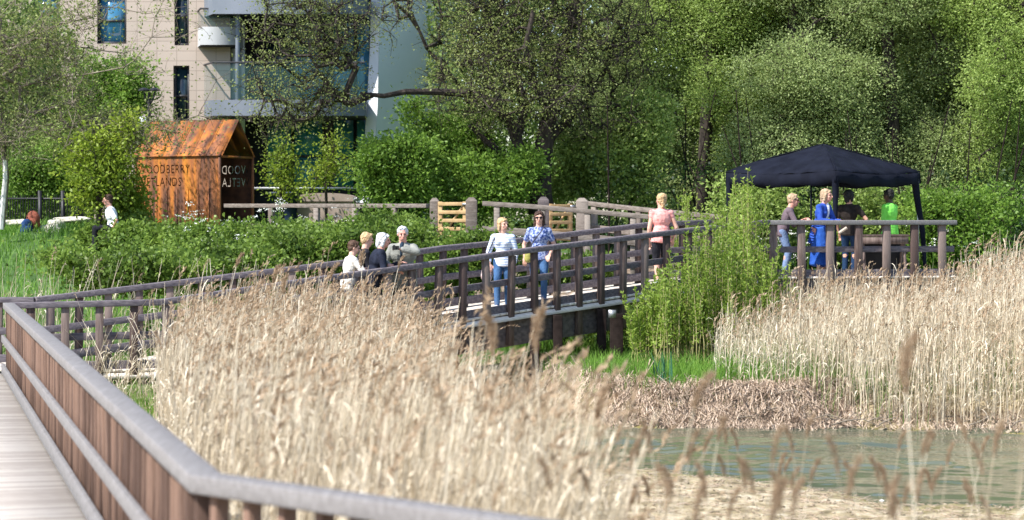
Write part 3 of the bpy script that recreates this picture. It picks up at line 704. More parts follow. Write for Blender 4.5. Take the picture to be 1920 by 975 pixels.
        # a pale blind behind the glass is left to the pane's reflection
# recessed glazed bay behind the balconies
x0, x1 = bx(436), bx(694); yb_ = DB + 1.6
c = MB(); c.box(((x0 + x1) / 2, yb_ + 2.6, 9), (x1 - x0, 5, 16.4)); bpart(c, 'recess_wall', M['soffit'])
for r, (zt, zb, gm_) in enumerate([(bz(218), bz(352), 'glassteal'), (bz(32), bz(186), 'glass'), (bz(-150), bz(-4), 'glass'), (bz(-340), bz(-190), 'glass')]):
    edges_ = [463, 488, 540, 600, 615, 660, 690]
    for i in range(len(edges_) - 1):
        a, b_ = bx(edges_[i]), bx(edges_[i + 1])
        if edges_[i] in (600, 463): continue
        f = MB(); f.box(((a + b_) / 2, yb_, (zt + zb) / 2), (b_ - a - .03, .06, zt - zb)); wo = bpart(f, 'glazing_frame', M['frame'])
        for k in range(2 if r == 0 else 1):
            lo = zb + .06 + (zt - zb) * .45 * k; hi = zt - .06 if (k == 1 or r != 0) else zb + (zt - zb) * .45 - .03
            p_ = MB(); p_.box(((a + b_) / 2, yb_ - .045, (lo + hi) / 2), (b_ - a - .12, .02, hi - lo)); p_.build('pane', M['glassdark' if (i == 1 and r) else gm_], wo)
# balconies
def balcony(px0, px1, pyt, pyb, depth, m, glass=True, fy=None, gl_h=70, bevel=26):
    yf = DB - depth; s = yf / DB
    xa, xb_ = X(px0, yf), X(px1, yf); zt, zb = Z(pyt, yf), Z(pyb, yf); wcut = X(px0 + bevel, yf)
    v = [(xa, DB + 1.5, zt), (xa, yf + 1.2, zt), (wcut, yf, zt), (xb_, yf, zt), (xb_, DB + 1.5, zt)]
    v2 = [(q[0] + (0.0 if i < 2 else 0), q[1], zb + 0.0) for i, q in enumerate(v)]
    mb = MB(); n = 5; mb.add(v + v2, [(1, 0, 5, 6), (2, 1, 6, 7), (3, 2, 7, 8), (4, 3, 8, 9)])
    o = bpart(mb, 'balcony_slab', M[m])
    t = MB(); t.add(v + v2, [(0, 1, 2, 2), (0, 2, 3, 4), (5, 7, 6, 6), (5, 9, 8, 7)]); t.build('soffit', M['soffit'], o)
    if glass:
        g_ = MB(); hgl = gl_h / FP * yf
        for q, w_ in ((v[1], v[2]), (v[2], v[3])):
            A_ = np.array(q) + (0, .02, .02); B_ = np.array(w_) + (0, .02, .02)
            g_.add([A_, B_, B_ + (0, 0, hgl), A_ + (0, 0, hgl)], [(0, 1, 2, 3)])
        A_ = np.array(v[0]); B_ = np.array(v[1]); g_.add([A_, B_, B_ + (0, 0, hgl), A_ + (0, 0, hgl)], [(0, 1, 2, 3)])
        g_.build('glass_balustrade', M['balglass'], o)
        h_ = MB(); pp = [(*v[0][:2], zt + hgl), (*v[1][:2], zt + hgl), (*v[2][:2], zt + hgl), (*v[3][:2], zt + hgl)]
        h_.tube(pp, .03, 6); h_.build('balcony_rail', M['frame'], o)
    return o
balcony(373, 684, 187, 217, 1.6, 'slab')
balcony(373, 684, -8, 26, 1.6, 'slab')
balcony(360, 442, 50, 84, 1.0, 'slabgrey', gl_h=34, bevel=16)
balcony(373, 694, -205, -175, 2.2, 'slab')
for px, w_, y_, m in ((446, .13, DB - 1.2, 'slab'), (440, .2, DB + .6, 'whitep'), (455, .14, DB + 1.0, 'whitep')):
    c = MB(); c.box((X(px, y_), y_, 8.5), (w_, .14, 15)); bpart(c, 'column', M[m])
# sloping side panel
def slope(pxs, yy, m, name, rec):
    mb = MB(); V = []; n = len(pxs)
    for (py, a, b_) in pxs: V += [(X(a, yy), yy, Z(py, yy)), (X(b_, yy + rec), yy + rec, Z(py, yy + rec))]
    F = [(2 * i, 2 * i + 1, 2 * i + 3, 2 * i + 2) for i in range(n - 1)]; mb.add(V, F); 
    Vb = [(v[0], v[1] + .25, v[2]) for v in V]; mb.add(Vb, [f[::-1] for f in F])
    mb.add([V[2 * i] for i in range(n)] + [Vb[2 * i] for i in range(n)], [(i, i + 1, n + i + 1, n + i) for i in range(n - 1)])
    bpart(mb, name, M[m])
cur = [(-300, 700, 716), (0, 696, 712), (100, 693, 710), (200, 688, 708), (280, 682, 702), (345, 676, 694), (380, 672, 690)]
slope(cur, DB - .3, 'whitep', 'white_edge', -.45)
slope([(a, c_ + .3, 880 if a < 100 else (870 - (a - 100) * .30)) for a, b_, c_ in cur], DB - .75, 'shadewhite', 'sloping_panel', 2.2)
c = MB(); c.box((bx(790), DB + 5.2, 9), (bx(850) - bx(720), 6, 16)); bpart(c, 'rear_block', M['shadewhite'])
c = MB(); c.box((bx(590), DB - 3.2, Z(353, DB - 3.2)), (bx(670) - bx(480), .05, .06)); o = c.build('terrace_rail', M['galv']); tag(o, 'thin metal terrace rail in front of the ground floor glazing', 'rail')
gm_ = MB(); gm_.box((0, 0, 0), (X(650, 66) - X(560, 66), 2.2, .38)); 
for k in range(8): pass
q = MB(); nseg = 16; th = np.linspace(0, np.pi, nseg + 1); half = (X(668, 64) - X(560, 64)) / 2; pr = np.stack([-np.cos(th) * half, np.sin(th) ** .45 * .22], 1)
V = [(a, -1.0, b_) for a, b_ in pr] + [(a, 1.0, b_) for a, b_ in pr]
q.add(V, [(i, i + 1, nseg + 2 + i, nseg + 1 + i) for i in range(nseg)] + [(0, nseg, nseg + 1 + nseg, nseg + 1)])
q.add([(a, -1.0, b_) for a, b_ in pr] + [(0, -1.0, 0)], [(i + 1, i, nseg + 1, nseg + 1) for i in range(nseg)])
q.box((0, 0, -.5), (half * 2 - .1, 1.9, .98))
o = q.build('covered_bench', mat('tan weathered cover', (.30, .23, .19), (.42, .33, .28), 4, .8)); o.location = (X(614, 64), 64, Z(378, 64)); tag(o, 'low tan cover with rounded top behind the hut fence', 'cover')
for px, lab in ((519, 'dark blue planter tub next to the hut, left of its twin'), (545, 'dark blue planter tub beside the tan cover')):
    c = MB(); s_ = .17; V = [(-.85 * s_, -.85 * s_, 0), (.85 * s_, -.85 * s_, 0), (.85 * s_, .85 * s_, 0), (-.85 * s_, .85 * s_, 0), (-s_, -s_, .75), (s_, -s_, .75), (s_, s_, .75), (-s_, s_, .75), (-s_ * 1.12, -s_ * 1.12, .75), (s_ * 1.12, -s_ * 1.12, .75), (s_ * 1.12, s_ * 1.12, .75), (-s_ * 1.12, s_ * 1.12, .75), (-s_ * 1.12, -s_ * 1.12, .8), (s_ * 1.12, -s_ * 1.12, .8), (s_ * 1.12, s_ * 1.12, .8), (-s_ * 1.12, s_ * 1.12, .8)]
    c.add(V, [(0, 1, 5, 4), (1, 2, 6, 5), (2, 3, 7, 6), (3, 0, 4, 7), (4, 5, 9, 8), (5, 6, 10, 9), (6, 7, 11, 10), (7, 4, 8, 11), (8, 9, 13, 12), (9, 10, 14, 13), (10, 11, 15, 14), (11, 8, 12, 15), (12, 13, 14, 15)])
    o = c.build('planter', mat('dark blue plastic', (.01, .02, .05), (.02, .035, .08), 5, .5)); o.location = (X(px, 63), 63, Z(360, 63) - .8); tag(o, lab, 'planter')

# ------------------------------------------------------------------ rusty hut
rust = bpy.data.materials.new('rusted steel sheet'); rust.use_nodes = True; N = rust.node_tree.nodes; L = rust.node_tree.links
b = N['Principled BSDF']; b.inputs['Roughness'].default_value = .75; b.inputs['Metallic'].default_value = .15
tc = N.new('ShaderNodeTexCoord'); mp = N.new('ShaderNodeMapping'); mp.inputs['Scale'].default_value = (4.5, 3.0, .5); L.new(tc.outputs['Object'], mp.inputs[0])
n1 = N.new('ShaderNodeTexNoise'); n1.inputs['Scale'].default_value = 1.1; n1.inputs['Detail'].default_value = 9; n1.inputs['Distortion'].default_value = .6; L.new(mp.outputs[0], n1.inputs[0])
r1 = N.new('ShaderNodeValToRGB'); e = r1.color_ramp.elements; e[0].position = .34; e[0].color = (.14, .06, .035, 1); e[1].position = .72; e[1].color = (.80, .30, .03, 1)
e.new(.42).color = (.28, .11, .05, 1); e.new(.51).color = (.46, .16, .045, 1); e.new(.60).color = (.62, .21, .035, 1)
L.new(n1.outputs[0], r1.inputs[0])
n2 = N.new('ShaderNodeTexNoise'); n2.inputs['Scale'].default_value = 30; n2.inputs['Detail'].default_value = 5; L.new(tc.outputs['Object'], n2.inputs[0])
mx = N.new('ShaderNodeMixRGB'); mx.blend_type = 'MULTIPLY'; mx.inputs[0].default_value = .45; L.new(r1.outputs[0], mx.inputs[1]); L.new(n2.outputs[1], mx.inputs[2]); L.new(mx.outputs[0], b.inputs['Base Color'])
M['rust'] = rust
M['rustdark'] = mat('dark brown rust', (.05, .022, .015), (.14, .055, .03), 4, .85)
A25 = R(27); HD = 57.0; hutz = 1.75
hut = empty('steel_hut', (X(412, HD), HD, hutz), 'rusty orange steel hut with pitched roof and cut out lettering', 'hut', rz=math.radians(-27) + math.pi)
# local frame: origin = near corner, +x runs left-back along the lettered wall, +y ... towards the rear gable side
HLn = 2.42; HWd = 1.42; eave = Z(291, HD) - hutz; ridge = Z(223, HD) - hutz
# re-orient so that local x = along long wall (to the left and away), local y = along the gable (to the right and away)
hut.rotation_euler = (0, 0, 0)
ux = Vector((-math.cos(A25), math.sin(A25), 0)); uy = Vector((math.sin(A25), math.cos(A25), 0))
hut.rotation_euler = (0, 0, math.atan2(ux.y, ux.x)); # local +y then points to -uy side
def hl(x, y, z): return (x, -y, z)
def text_wall(name, words, width, height_, kx, x_off, material, ytop, size):
    cu = bpy.data.curves.new(name, 'FONT'); cu.body = words; cu.size = size; cu.space_line = 1.02; cu.space_character = 1.12; cu.resolution_u = 3
    cu.offset_x = x_off / kx; cu.offset_y = ytop
    o = bpy.data.objects.new('tmp', cu); col.objects.link(o)
    bpy.context.view_layer.objects.active = o; o.select_set(True)
    bpy.ops.object.convert(target='CURVE'); o = bpy.context.view_layer.objects.active; cu = o.data
    sp_ = cu.splines.new('POLY'); sp_.points.add(3)
    for i, (a, c_) in enumerate(((0, 0), (width / kx, 0), (width / kx, height_), (0, height_))): sp_.points[i].co = (a, c_, 0, 1)
    sp_.use_cyclic_u = True
    cu.dimensions = '2D'; cu.fill_mode = 'BOTH'; cu.extrude = .006
    dg = bpy.context.evaluated_depsgraph_get(); me = bpy.data.meshes.new_from_object(o.evaluated_get(dg))
    bpy.data.objects.remove(o)
    for v in me.vertices: v.co.x *= kx
    me.materials.clear(); me.materials.append(M[material])
    return me
tw = 'WOODBERRY\nWETLANDS'
me = text_wall('lettered_wall', tw, HLn, eave, .74, .06, 'rust', eave - .42, .30)
# curve x runs left to right as read from outside; local x runs right to left
for v in me.vertices: cx, cy, cz = v.co; v.co = (HLn - cx, -cz, cy)
o = bpy.data.objects.new('lettered_wall', me); col.objects.link(o); o.parent = hut
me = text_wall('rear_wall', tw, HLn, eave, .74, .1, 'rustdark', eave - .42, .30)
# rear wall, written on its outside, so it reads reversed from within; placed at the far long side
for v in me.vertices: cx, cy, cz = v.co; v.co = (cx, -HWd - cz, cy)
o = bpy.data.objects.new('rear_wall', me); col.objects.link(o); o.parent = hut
# far gable closed, near gable open with the lettering plate on a half height screen
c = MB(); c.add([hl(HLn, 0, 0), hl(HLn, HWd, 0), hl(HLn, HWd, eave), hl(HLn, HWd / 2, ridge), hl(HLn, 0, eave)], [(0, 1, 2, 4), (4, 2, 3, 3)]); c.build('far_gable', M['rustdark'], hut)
for y0, y1, nm in ((0, HWd / 2, 'roof'), (HWd, HWd / 2, 'roof')):
    c = MB(); ov = .05; n_ = 6; e0 = eave - .02
    for k in range(n_):
        xa = -.04 + (HLn + .08) * k / n_; xb_ = -.04 + (HLn + .08) * (k + 1) / n_ - .008
        ya = y0 + (-ov if y0 == 0 else ov); up_ = .015
        A_ = np.array([hl(xa, ya, e0), hl(xb_, ya, e0), hl(xb_, y1, ridge), hl(xa, y1, ridge)]); B_ = A_ + (0, 0, up_)
        c.add(np.vstack([A_, B_]), [(0, 3, 2, 1), (4, 5, 6, 7), (0, 1, 5, 4), (1, 2, 6, 5), (2, 3, 7, 6), (3, 0, 4, 7)])
        A2 = np.array([hl(xb_ - .006, ya, e0 + up_ + .02), hl(xb_ + .014, ya, e0 + up_ + .02), hl(xb_ + .014, y1, ridge + up_ + .02), hl(xb_ - .006, y1, ridge + up_ + .02)]); c.add(np.vstack([A2 - (0, 0, .03), A2]), [(0, 3, 2, 1), (4, 5, 6, 7), (0, 1, 5, 4), (2, 3, 7, 6)])
    c.build(nm, M['rust'], hut)
c = MB()
for k in range(9):
    xx = HLn * k / 8; c.box(hl(xx, -.018, eave / 2 if k not in (1, 2, 3, 4, 5, 6, 7) else (eave - .78) / 2), (.022, .02, eave if k in (0, 8) else eave - .80))
c.build('wall_seam', M['rust'], hut)
for yy in (.0, HWd):
    c = MB(); c.box(hl(0.0, yy, eave / 2), (.05, .055, eave)); c.build('corner_post', M['rust'], hut)
c = MB(); c.box(hl(.0, HWd / 2, eave - .03), (.05, HWd - .06, .05)); c.build('tie_beam', M['rust'], hut)
for y0 in (0, HWd):
    c = MB(); c.tube([hl(-.05, y0, eave - .01), hl(-.05, HWd / 2, ridge)], .025, 4); c.build('barge_edge', M['rust'], hut)

# ------------------------------------------------------------------ street lamp, globe lamp, railings
lp = empty('street_lamp', (X(280, 60), 60, 2.3), 'tall black street lamp with twin hanging lanterns behind the hut', 'street lamp')
zt = Z(172, 60) - 2.3; blk = mat('black lamp paint', (.01, .01, .012), (.025, .025, .03), 5, .45)
c = MB(); c.tube([(0, 0, 0), (0, 0, 1), (0, 0, zt)], [.06, .045, .04], 8); c.build('pole', blk, lp)
for s in (-1, 1):
    c = MB(); c.tube([(0, 0, zt - .35), (s * .10, 0, zt - .18), (s * .13, 0, zt)], .022, 6); a_ = c.build('arm', blk, lp)
    c = MB(); an = [(.0, .09), (.05, .07), (.16, .035), (.17, .0)]; c.tube([(s * .13, 0, zt + .02), (s * .13, 0, zt + .05), (s * .13, 0, zt + .10)], [.15, .15, .05], 10); c.build('lantern', blk, a_)
c = MB(); g_ = empty('globe_lamp', (X(267, 58.6), 58.6, 2.3), 'white globe lamp on a thin post left of the hut roof', 'lamp')
zt = Z(228, 58.6) - 2.3; c.tube([(0, 0, 0), (0, 0, zt - .12)], .02, 6); c.build('post', blk, g_)
th = np.linspace(-np.pi / 2, np.pi / 2, 9); c = MB(); c.tube([(0, 0, zt + .13 * math.sin(t_)) for t_ in th], [max(.13 * math.cos(t_), .004) for t_ in th], 12, cap=False); c.build('globe', mat('white globe', (.8, .82, .85), (.85, .87, .9), 3, .3), g_, smooth=True)
# black estate railing in the back left
er = empty('metal_railing', (X(0, 60), 60, 2.6), 'black vertical bar railing in the shrubs at the back left', 'railing')
c = MB(); p0 = []; p1 = []
for k in range(60):
    xx = X(-30 + k * 4.9, 60) - X(0, 60); p0.append((xx, 0, -.1)); p1.append((xx, 0, 1.28))
c.edges(p0, p1, .012, .012, 4); o = c.build('bars', blk, er); tag(o, kind=None)
c = MB(); c.box((1.75, 0, 1.2), (4.2, .03, .04)); c.box((1.75, 0, .1), (4.2, .03, .04)); c.build('crossbar', blk, er)
for px in (75, 118):
    c = MB(); c.box((X(px, 60) - X(0, 60), 0, .65), (.09, .09, 1.5)); c.build('railing_post', blk, er)
# boulders and people sitting place
bould = mat('pale limestone', (.50, .46, .38), (.74, .70, .60), 5, .9, .5, 12)
def boulder(px, py, d, w_, h_, label):
    p = P(px, py, d); me = None
    c = MB(); n = 10; m_ = 16
    V = []; ph = np.linspace(0, np.pi, n); 
    for a in ph:
        for k in range(m_):
            t_ = k * 2 * np.pi / m_; r_ = 1 + .13 * math.sin(3 * t_ + a * 2 + px) + .1 * math.sin(5 * a + px + 2 * t_)
            sx = np.sign(math.cos(t_)) * abs(math.cos(t_)) ** .7; sy = np.sign(math.sin(t_)) * abs(math.sin(t_)) ** .7
            V.append((sx * math.sin(a) ** .6 * r_ * w_ / 2, sy * math.sin(a) ** .6 * r_ * w_ / 2.6, math.cos(a) * h_ / 2 * r_))
    c.add(V, [(i * m_ + j, i * m_ + (j + 1) % m_, (i + 1) * m_ + (j + 1) % m_, (i + 1) * m_ + j) for i in range(n - 1) for j in range(m_)])
    o = c.build('boulder', bould, smooth=True); o.location = p; tag(o, label, 'boulder')
boulder(96, 436, 57.0, .58, .38, 'large cream boulder at the back left, right of the two rucksacks')
boulder(105, 424, 57.6, .45, .3, 'cream boulder behind the large cream boulder')
boulder(214, 442, 53.5, .46, .36, 'small white boulder on which the person in the white T shirt sits')
boulder(192, 446, 53.6, .28, .22, 'smallest boulder left of the one the person in white sits on')
boulder(40, 418, 58, .8, .16, 'flat low pale stone slab at the far left edge')
boulder(140, 412, 58, .9, .14, 'flat pale stone slab behind the cream boulders')

# ------------------------------------------------------------------ trees
def skeleton(trunk, targets, step_bias=.0, jit=.12, sag=0):
    """grow a limb network from trunk points to targets; returns nodes, parents, radii-counts"""
    nodes = [np.array(p, float) for p in trunk]; par = [-1] + list(range(len(trunk) - 1))
    T = np.array(targets); o = np.argsort(np.linalg.norm(T - nodes[-1], axis=1)); ends = []
    start = max(1, len(trunk) // 2)
    for i in o:
        t = T[i]; arr = np.array(nodes); d = np.linalg.norm(arr - t, axis=1) + .35 * np.maximum(0, arr[:, 2] - t[2]); d[:start] += 1e3 if len(arr) > start else 0
        j = int(np.argmin(d)); L_ = np.linalg.norm(arr[j] - t); k = max(1, int(L_ / .55)); prev = j
        for s in range(1, k + 1):
            q = arr[j] + (t - arr[j]) * s / k
            if s < k: q = q + rng.normal(0, jit * min(1, L_), 3) * .6 - np.array([0, 0, sag * math.sin(math.pi * s / k)])
            nodes.append(q); par.append(prev); prev = len(nodes) - 1
        ends.append(prev)
    cnt = np.zeros(len(nodes)); 
    for e_ in ends: cnt[e_] += 1
    for i in range(len(nodes) - 1, 0, -1):
        cnt[par[i]] += cnt[i]
    return np.array(nodes), np.array(par), np.maximum(cnt, 1), ends
def limb_mesh(mb, nodes, par, cnt, r_tip, expo, rmax, m=0, sides=5):
    r = np.minimum(r_tip * cnt ** expo, rmax); i = np.arange(1, len(nodes)); p = par[1:]
    big = r[i] > .05
    rp = np.where(cnt[p] > 2.2 * cnt[i], r[i] * 1.15, np.minimum(r[p], r[i] * 1.6))
    mb.edges(nodes[p][big], nodes[i][big], rp[big], r[i][big], 8, m)
    mb.edges(nodes[p][~big], nodes[i][~big], rp[~big], r[i][~big], 4, m)
def blob_targets(blobs, n, shell=.55):
    out = []; wts = np.array([b_[3] * b_[4] * b_[5] for b_ in blobs]); wts /= wts.sum()
    for b_, w_ in zip(blobs, wts):
        k = max(3, int(n * w_)); v = rng.normal(size=(k, 3)); v /= np.linalg.norm(v, axis=1)[:, None]
        rr = shell + ((1.0 if shell > .3 else 1.25) - shell) * rng.random(k) ** .6
        out.append(np.array(b_[:3]) + v * rr[:, None] * np.array(b_[3:6]))
    return np.vstack(out)
def crown_leaves(mb, cen, per, rad, L_, W_, up=0, droop=0, flat=.7):
    n = len(cen); c = np.repeat(cen, per, 0); o = rng.normal(size=(n * per, 3)) * rad * np.array([1, 1, flat]) * np.repeat(rng.uniform(.6, 1.25, n), per)[:, None]
    tone = np.repeat(rng.random(n), per) * .7 + rng.random(n * per) * .3
    c = c + o; keep = wob(c[:, 0] * 1.7, c[:, 2] * 1.7 + c[:, 1], 1.0) > -.95 
    mb.leaves(c[keep], L_, W_, dirs=o[keep] * 1.2 + np.array([0, 0, up]), a=tone[keep])
def twigs(mb, cen, k, l, r=.006, dirb=(0, 0, .3), sub=True):
    n = len(cen); c = np.repeat(cen, k, 0); d = rng.normal(size=(n * k, 3)) * np.array([1, 1, .7]) + np.array(dirb); d /= np.linalg.norm(d, axis=1)[:, None]
    e_ = c + d * (l * rng.uniform(.5, 1.3, (n * k, 1))); mid = (c + e_) / 2 + rng.normal(0, l * .08, (n * k, 3))
    mb.edges(c, mid, r, r * .8, 3); mb.edges(mid, e_, r * .8, r * .4, 3)
    return mid, e_
def tree(name, label, cat, trunk, blobs, n, leaf, bark, r_tip=.008, rmax=.3, per=40, rad=.35, LW=(.10, .05), tw=3, twl=.4, group=None, expo=.47, jit=.12, kind=None, twr=.006, base_r=None):
    root = empty(name, trunk[0], label, cat, group); b0 = np.array(trunk[0])
    T = blob_targets(blobs, n, .55 if name == 'willow_tree' else .1)
    if name == 'half_bare_tree':
        qx = 960 + T[:, 0] / T[:, 1] * FP; qy = HY + (CZ - T[:, 2]) / T[:, 1] * FP; T = T[rng.random(len(T)) < np.where((qx > 165) & (qy < 215), .16, 1.0)]
    nodes, par, cnt, ends = skeleton(trunk, T, jit=jit)
    a = MB(); limb_mesh(a, nodes - b0, par, cnt, r_tip, expo, rmax); 
    mid, e_ = twigs(a, nodes[ends] - b0, tw, twl, twr) if tw else (None, None)
    ot = a.build('trunk', bark, root)
    oc = None
    if per:
        l_ = MB(); src = nodes[ends] - b0
        crown_leaves(l_, src, per, rad, *LW)
        if tw: crown_leaves(l_, e_, max(2, per // 8), rad * .4, *LW)
        oc = l_.build('crown', leaf, root)
    return root
def dup(root, loc, rz, sc, label, group=None):
    r = root.copy(); col.objects.link(r); r.location = loc; r.rotation_euler = (0, 0, rz); r.scale = (sc, sc, sc); r['label'] = label
    if group: r['group'] = group
    for ch in list(root.children):
        c_ = ch.copy(); col.objects.link(c_); c_.parent = r
    return r

# big dark limbed tree in the middle
def T3(px, py, d): return tuple(P(px, py, d))
D1 = 57
trunk1 = [T3(1016, 400, D1), T3(1012, 365, D1), T3(1014, 320, D1), T3(1020, 270, D1), T3(1030, 215, D1), T3(1040, 160, D1), T3(1052, 95, D1), T3(1075, 30, D1), T3(1090, -60, D1)]
bigt = empty('dark_limbed_tree', trunk1[0], 'large old tree with thick dark leaning trunks and sparse olive leaves in the centre', 'tree'); b0 = np.array(trunk1[0])
limbs = [[T3(1008, 350, D1), T3(985, 320, D1 - .2), T3(950, 295, D1 - .3), T3(915, 268, D1 - .4), T3(880, 235, D1 - .6)],
         [T3(1002, 358, D1), T3(985, 300, D1 - .3), T3(968, 262, D1 - .4), T3(955, 225, D1 - .6), T3(920, 190, D1 - .8), T3(880, 176, D1 - 1), T3(820, 172, D1 - 1.2), T3(760, 172, D1 - 1.4), T3(720, 180, D1 - 1.6), T3(676, 176, D1 - 1.8)],
         [T3(968, 262, D1 - .4), T3(985, 200, D1), T3(960, 140, D1), T3(930, 80, D1), T3(905, 10, D1), T3(890, -60, D1)],
         [T3(1020, 270, D1), T3(1055, 235, D1 + .3), T3(1100, 190, D1 + .5), T3(1135, 130, D1 + .8), T3(1160, 60, D1 + 1)],
         [T3(1008, 360, D1), T3(940, 300, D1 + .4), T3(900, 230, D1 + .8), T3(860, 160, D1 + 1), T3(800, 90, D1 + 1), T3(770, 20, D1 + 1)],
         [T3(1030, 215, D1), T3(1000, 150, D1 - .5), T3(985, 90, D1 - 1), T3(1000, 20, D1 - 1)]]
rad_l = [(.13, .05), (.15, .045), (.12, .06), (.12, .05), (.09, .03), (.11, .05)]
a = MB()
fl = lambda ps: np.array(ps) - b0
a.tube(fl(trunk1), np.array([.34, .30, .26, .235, .2, .17, .14, .11, .08]), 10)
allp = [np.array(q) for q in trunk1[3:]]
for ps, (r0, r1) in zip(limbs, rad_l):
    a.tube(fl(ps), np.linspace(r0, r1, len(ps)), 8)
    for i in range(len(ps) - 1):
        for s in (.0, .5): allp.append(np.array(ps[i]) * (1 - s) + np.array(ps[i + 1]) * s)
blobs = []
for px, py, d, rx, rz in ((560, 110, D1 - 1.6, 1.3, 1.2), (510, 210, D1 - 1.5, .7, .6), (630, 60, D1 - 1.8, 1.0, .9), (600, 190, D1 - 1.9, .9, .7), (770, 20, D1, .8, .5), (890, 100, D1, 1.0, 1.2), (950, 60, D1, 1.4, 1.2), (1060, 60, D1, 1.5, 1.2), (1130, 150, D1 + .6, 1.0, 1.4), (900, 170, D1 - 1, 1.3, .8), (1090, 220, D1 + .5, .9, .9), (1000, 170, D1 - .8, 1.2, .9), (1180, 60, D1 + 1, .9, 1.2), (980, -90, D1, 3.2, 1.5), (540, -20, D1 - 1.8, 1.2, .9)):
    q = P(px, py, d); blobs.append((q.x, q.y, q.z, rx, 1.0, rz))
T = blob_targets(blobs, 1250, .2)
pxs_ = 960 + T[:, 0] / T[:, 1] * FP; pys_ = HY + (CZ - T[:, 2]) / T[:, 1] * FP
T = T[(rng.random(len(T)) < np.where((pxs_ > 670) & (pxs_ < 810) & (pys_ < 360), .36, np.where(pxs_ < 670, .8, 1.0)))]
# grow from the limb points
nodes = list(allp); par = [-1] * len(nodes); ends = []; nb = len(nodes)
dmin = np.array([min(np.linalg.norm(t - q) for q in allp) for t in T])
for i in np.argsort(dmin):
    t = T[i]; arr = np.array(nodes); dd_ = np.linalg.norm(arr - t, axis=1); j = int(dd_.argmin()); L_ = dd_[j]; k = max(1, int(L_ / .4)); prev = j
    for s in range(1, k + 1):
        q = arr[j] + (t - arr[j]) * s / k + (rng.normal(0, .07, 3) if s < k else 0)
        nodes.append(q); par.append(prev); prev = len(nodes) - 1
    ends.append(prev)
nodes = np.array(nodes); par = np.array(par); cnt = np.zeros(len(nodes)); cnt[ends] += 1
for i in range(len(nodes) - 1, nb - 1, -1): cnt[par[i]] += cnt[i]
i = np.arange(nb, len(nodes)); r = np.minimum(.0105 * np.maximum(cnt, 1) ** .5, .075)
a.edges(nodes[par[i]] - b0, nodes[i] - b0, np.minimum(r[i] * 1.3, .07), r[i], 4)
mid, e_ = twigs(a, nodes[ends] - b0, 5, .48, .009, (0, 0, .1))
a.build('trunk', M['bark'], bigt)
l_ = MB(); crown_leaves(l_, nodes[ends] - b0, 19, .26, .065, .034); crown_leaves(l_, e_, 6, .13, .062, .032)
l_.build('crown', M['olive'], bigt)

# willows on the right: two prototypes, copies share meshes
def wblobs(seed, w_, h0, h1, n=16):
    rs = np.random.default_rng(seed); out = []
    for k in range(n):
        t = rs.random(); z_ = h0 + (h1 - h0) * t; rr = w_ * (1 - .5 * abs(t - .45)) ; an = rs.uniform(0, 6.28)
        out.append((math.cos(an) * rr * .62, math.sin(an) * rr * .5, z_, rs.uniform(.7, 1.25), rs.uniform(.7, 1.1), rs.uniform(.6, 1.05)))
    return out
def willow(seed, label, leaf, px, d, LW=(.070, .034), per=125, n=760, w_=2.0, h0=1.6, h1=9.0):
    x_ = X(px, d); z_ = float(hz(x_, d)) - .1; lean = random.uniform(-.5, .5)
    bl = [(x_ + b_[0] + lean * .4, d + b_[1], z_ + b_[2], *b_[3:]) for b_ in wblobs(seed, w_, h0, h1)]
    tr = [(x_, d, z_), (x_ + .08, d, z_ + 1.1), (x_ + lean * .3, d + .1, z_ + 2.2), (x_ + lean * .5, d, z_ + 3.6), (x_ + lean * .7, d, z_ + 5.2), (x_ + lean, d, z_ + 7)]
    return tree('willow_tree', label, 'tree', tr, bl, n, leaf, M['bark'], per=per, rad=.28, LW=LW, tw=3, twl=.45, rmax=.17, group='willows behind the gazebo')
w1 = willow(21, 'grey green willow directly behind the gazebo peak', M['willowgrey'], 1500, 60)
w2 = willow(22, 'broad willow rising just left of the gazebo', M['willow'], 1310, 61)
w3 = willow(23, 'willow with a lighter crown at the right of the gazebo', M['willowgrey'], 1690, 59.5)
spots = [(w1, 1840, 60.5, 1.3, 1.05, 'grey willow standing near the right edge'), (w2, 1950, 58, 2.5, 1.0, 'willow cut by the right edge of the photo'), (w3, 1400, 62.5, 3.9, 1.08, 'willow between the broad willow and the one behind the gazebo peak'),
         (w2, 1600, 63, .7, 1.1, 'willow at the back between the gazebo peak and its right corner'), (w1, 1210, 63, 4.4, 1.0, 'willow right behind the woman in pink'), (w3, 1770, 64, 5.1, 1.15, 'rear willow to the right of the gazebo corner')]
for pr, px, d, rz, sc, lab in spots:
    x_ = X(px, d); dup(pr, (x_, d, float(hz(x_, d)) - .1), rz, sc, lab)
# bare understorey stems behind the gazebo
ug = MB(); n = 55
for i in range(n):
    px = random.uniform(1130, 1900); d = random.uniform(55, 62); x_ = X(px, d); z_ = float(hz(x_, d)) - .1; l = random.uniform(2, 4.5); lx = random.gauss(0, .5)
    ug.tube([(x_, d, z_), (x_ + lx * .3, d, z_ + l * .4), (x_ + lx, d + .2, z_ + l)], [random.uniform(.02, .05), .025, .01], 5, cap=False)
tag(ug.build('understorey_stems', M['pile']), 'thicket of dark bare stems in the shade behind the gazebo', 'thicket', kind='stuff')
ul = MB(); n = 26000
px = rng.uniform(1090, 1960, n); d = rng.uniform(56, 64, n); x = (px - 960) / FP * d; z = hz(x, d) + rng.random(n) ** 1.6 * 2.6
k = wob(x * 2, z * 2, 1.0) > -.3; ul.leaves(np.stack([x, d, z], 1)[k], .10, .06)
tag(ul.build('understorey_foliage', M['darkleaf']), 'dark shaded undergrowth below the willows', 'undergrowth', kind='stuff')

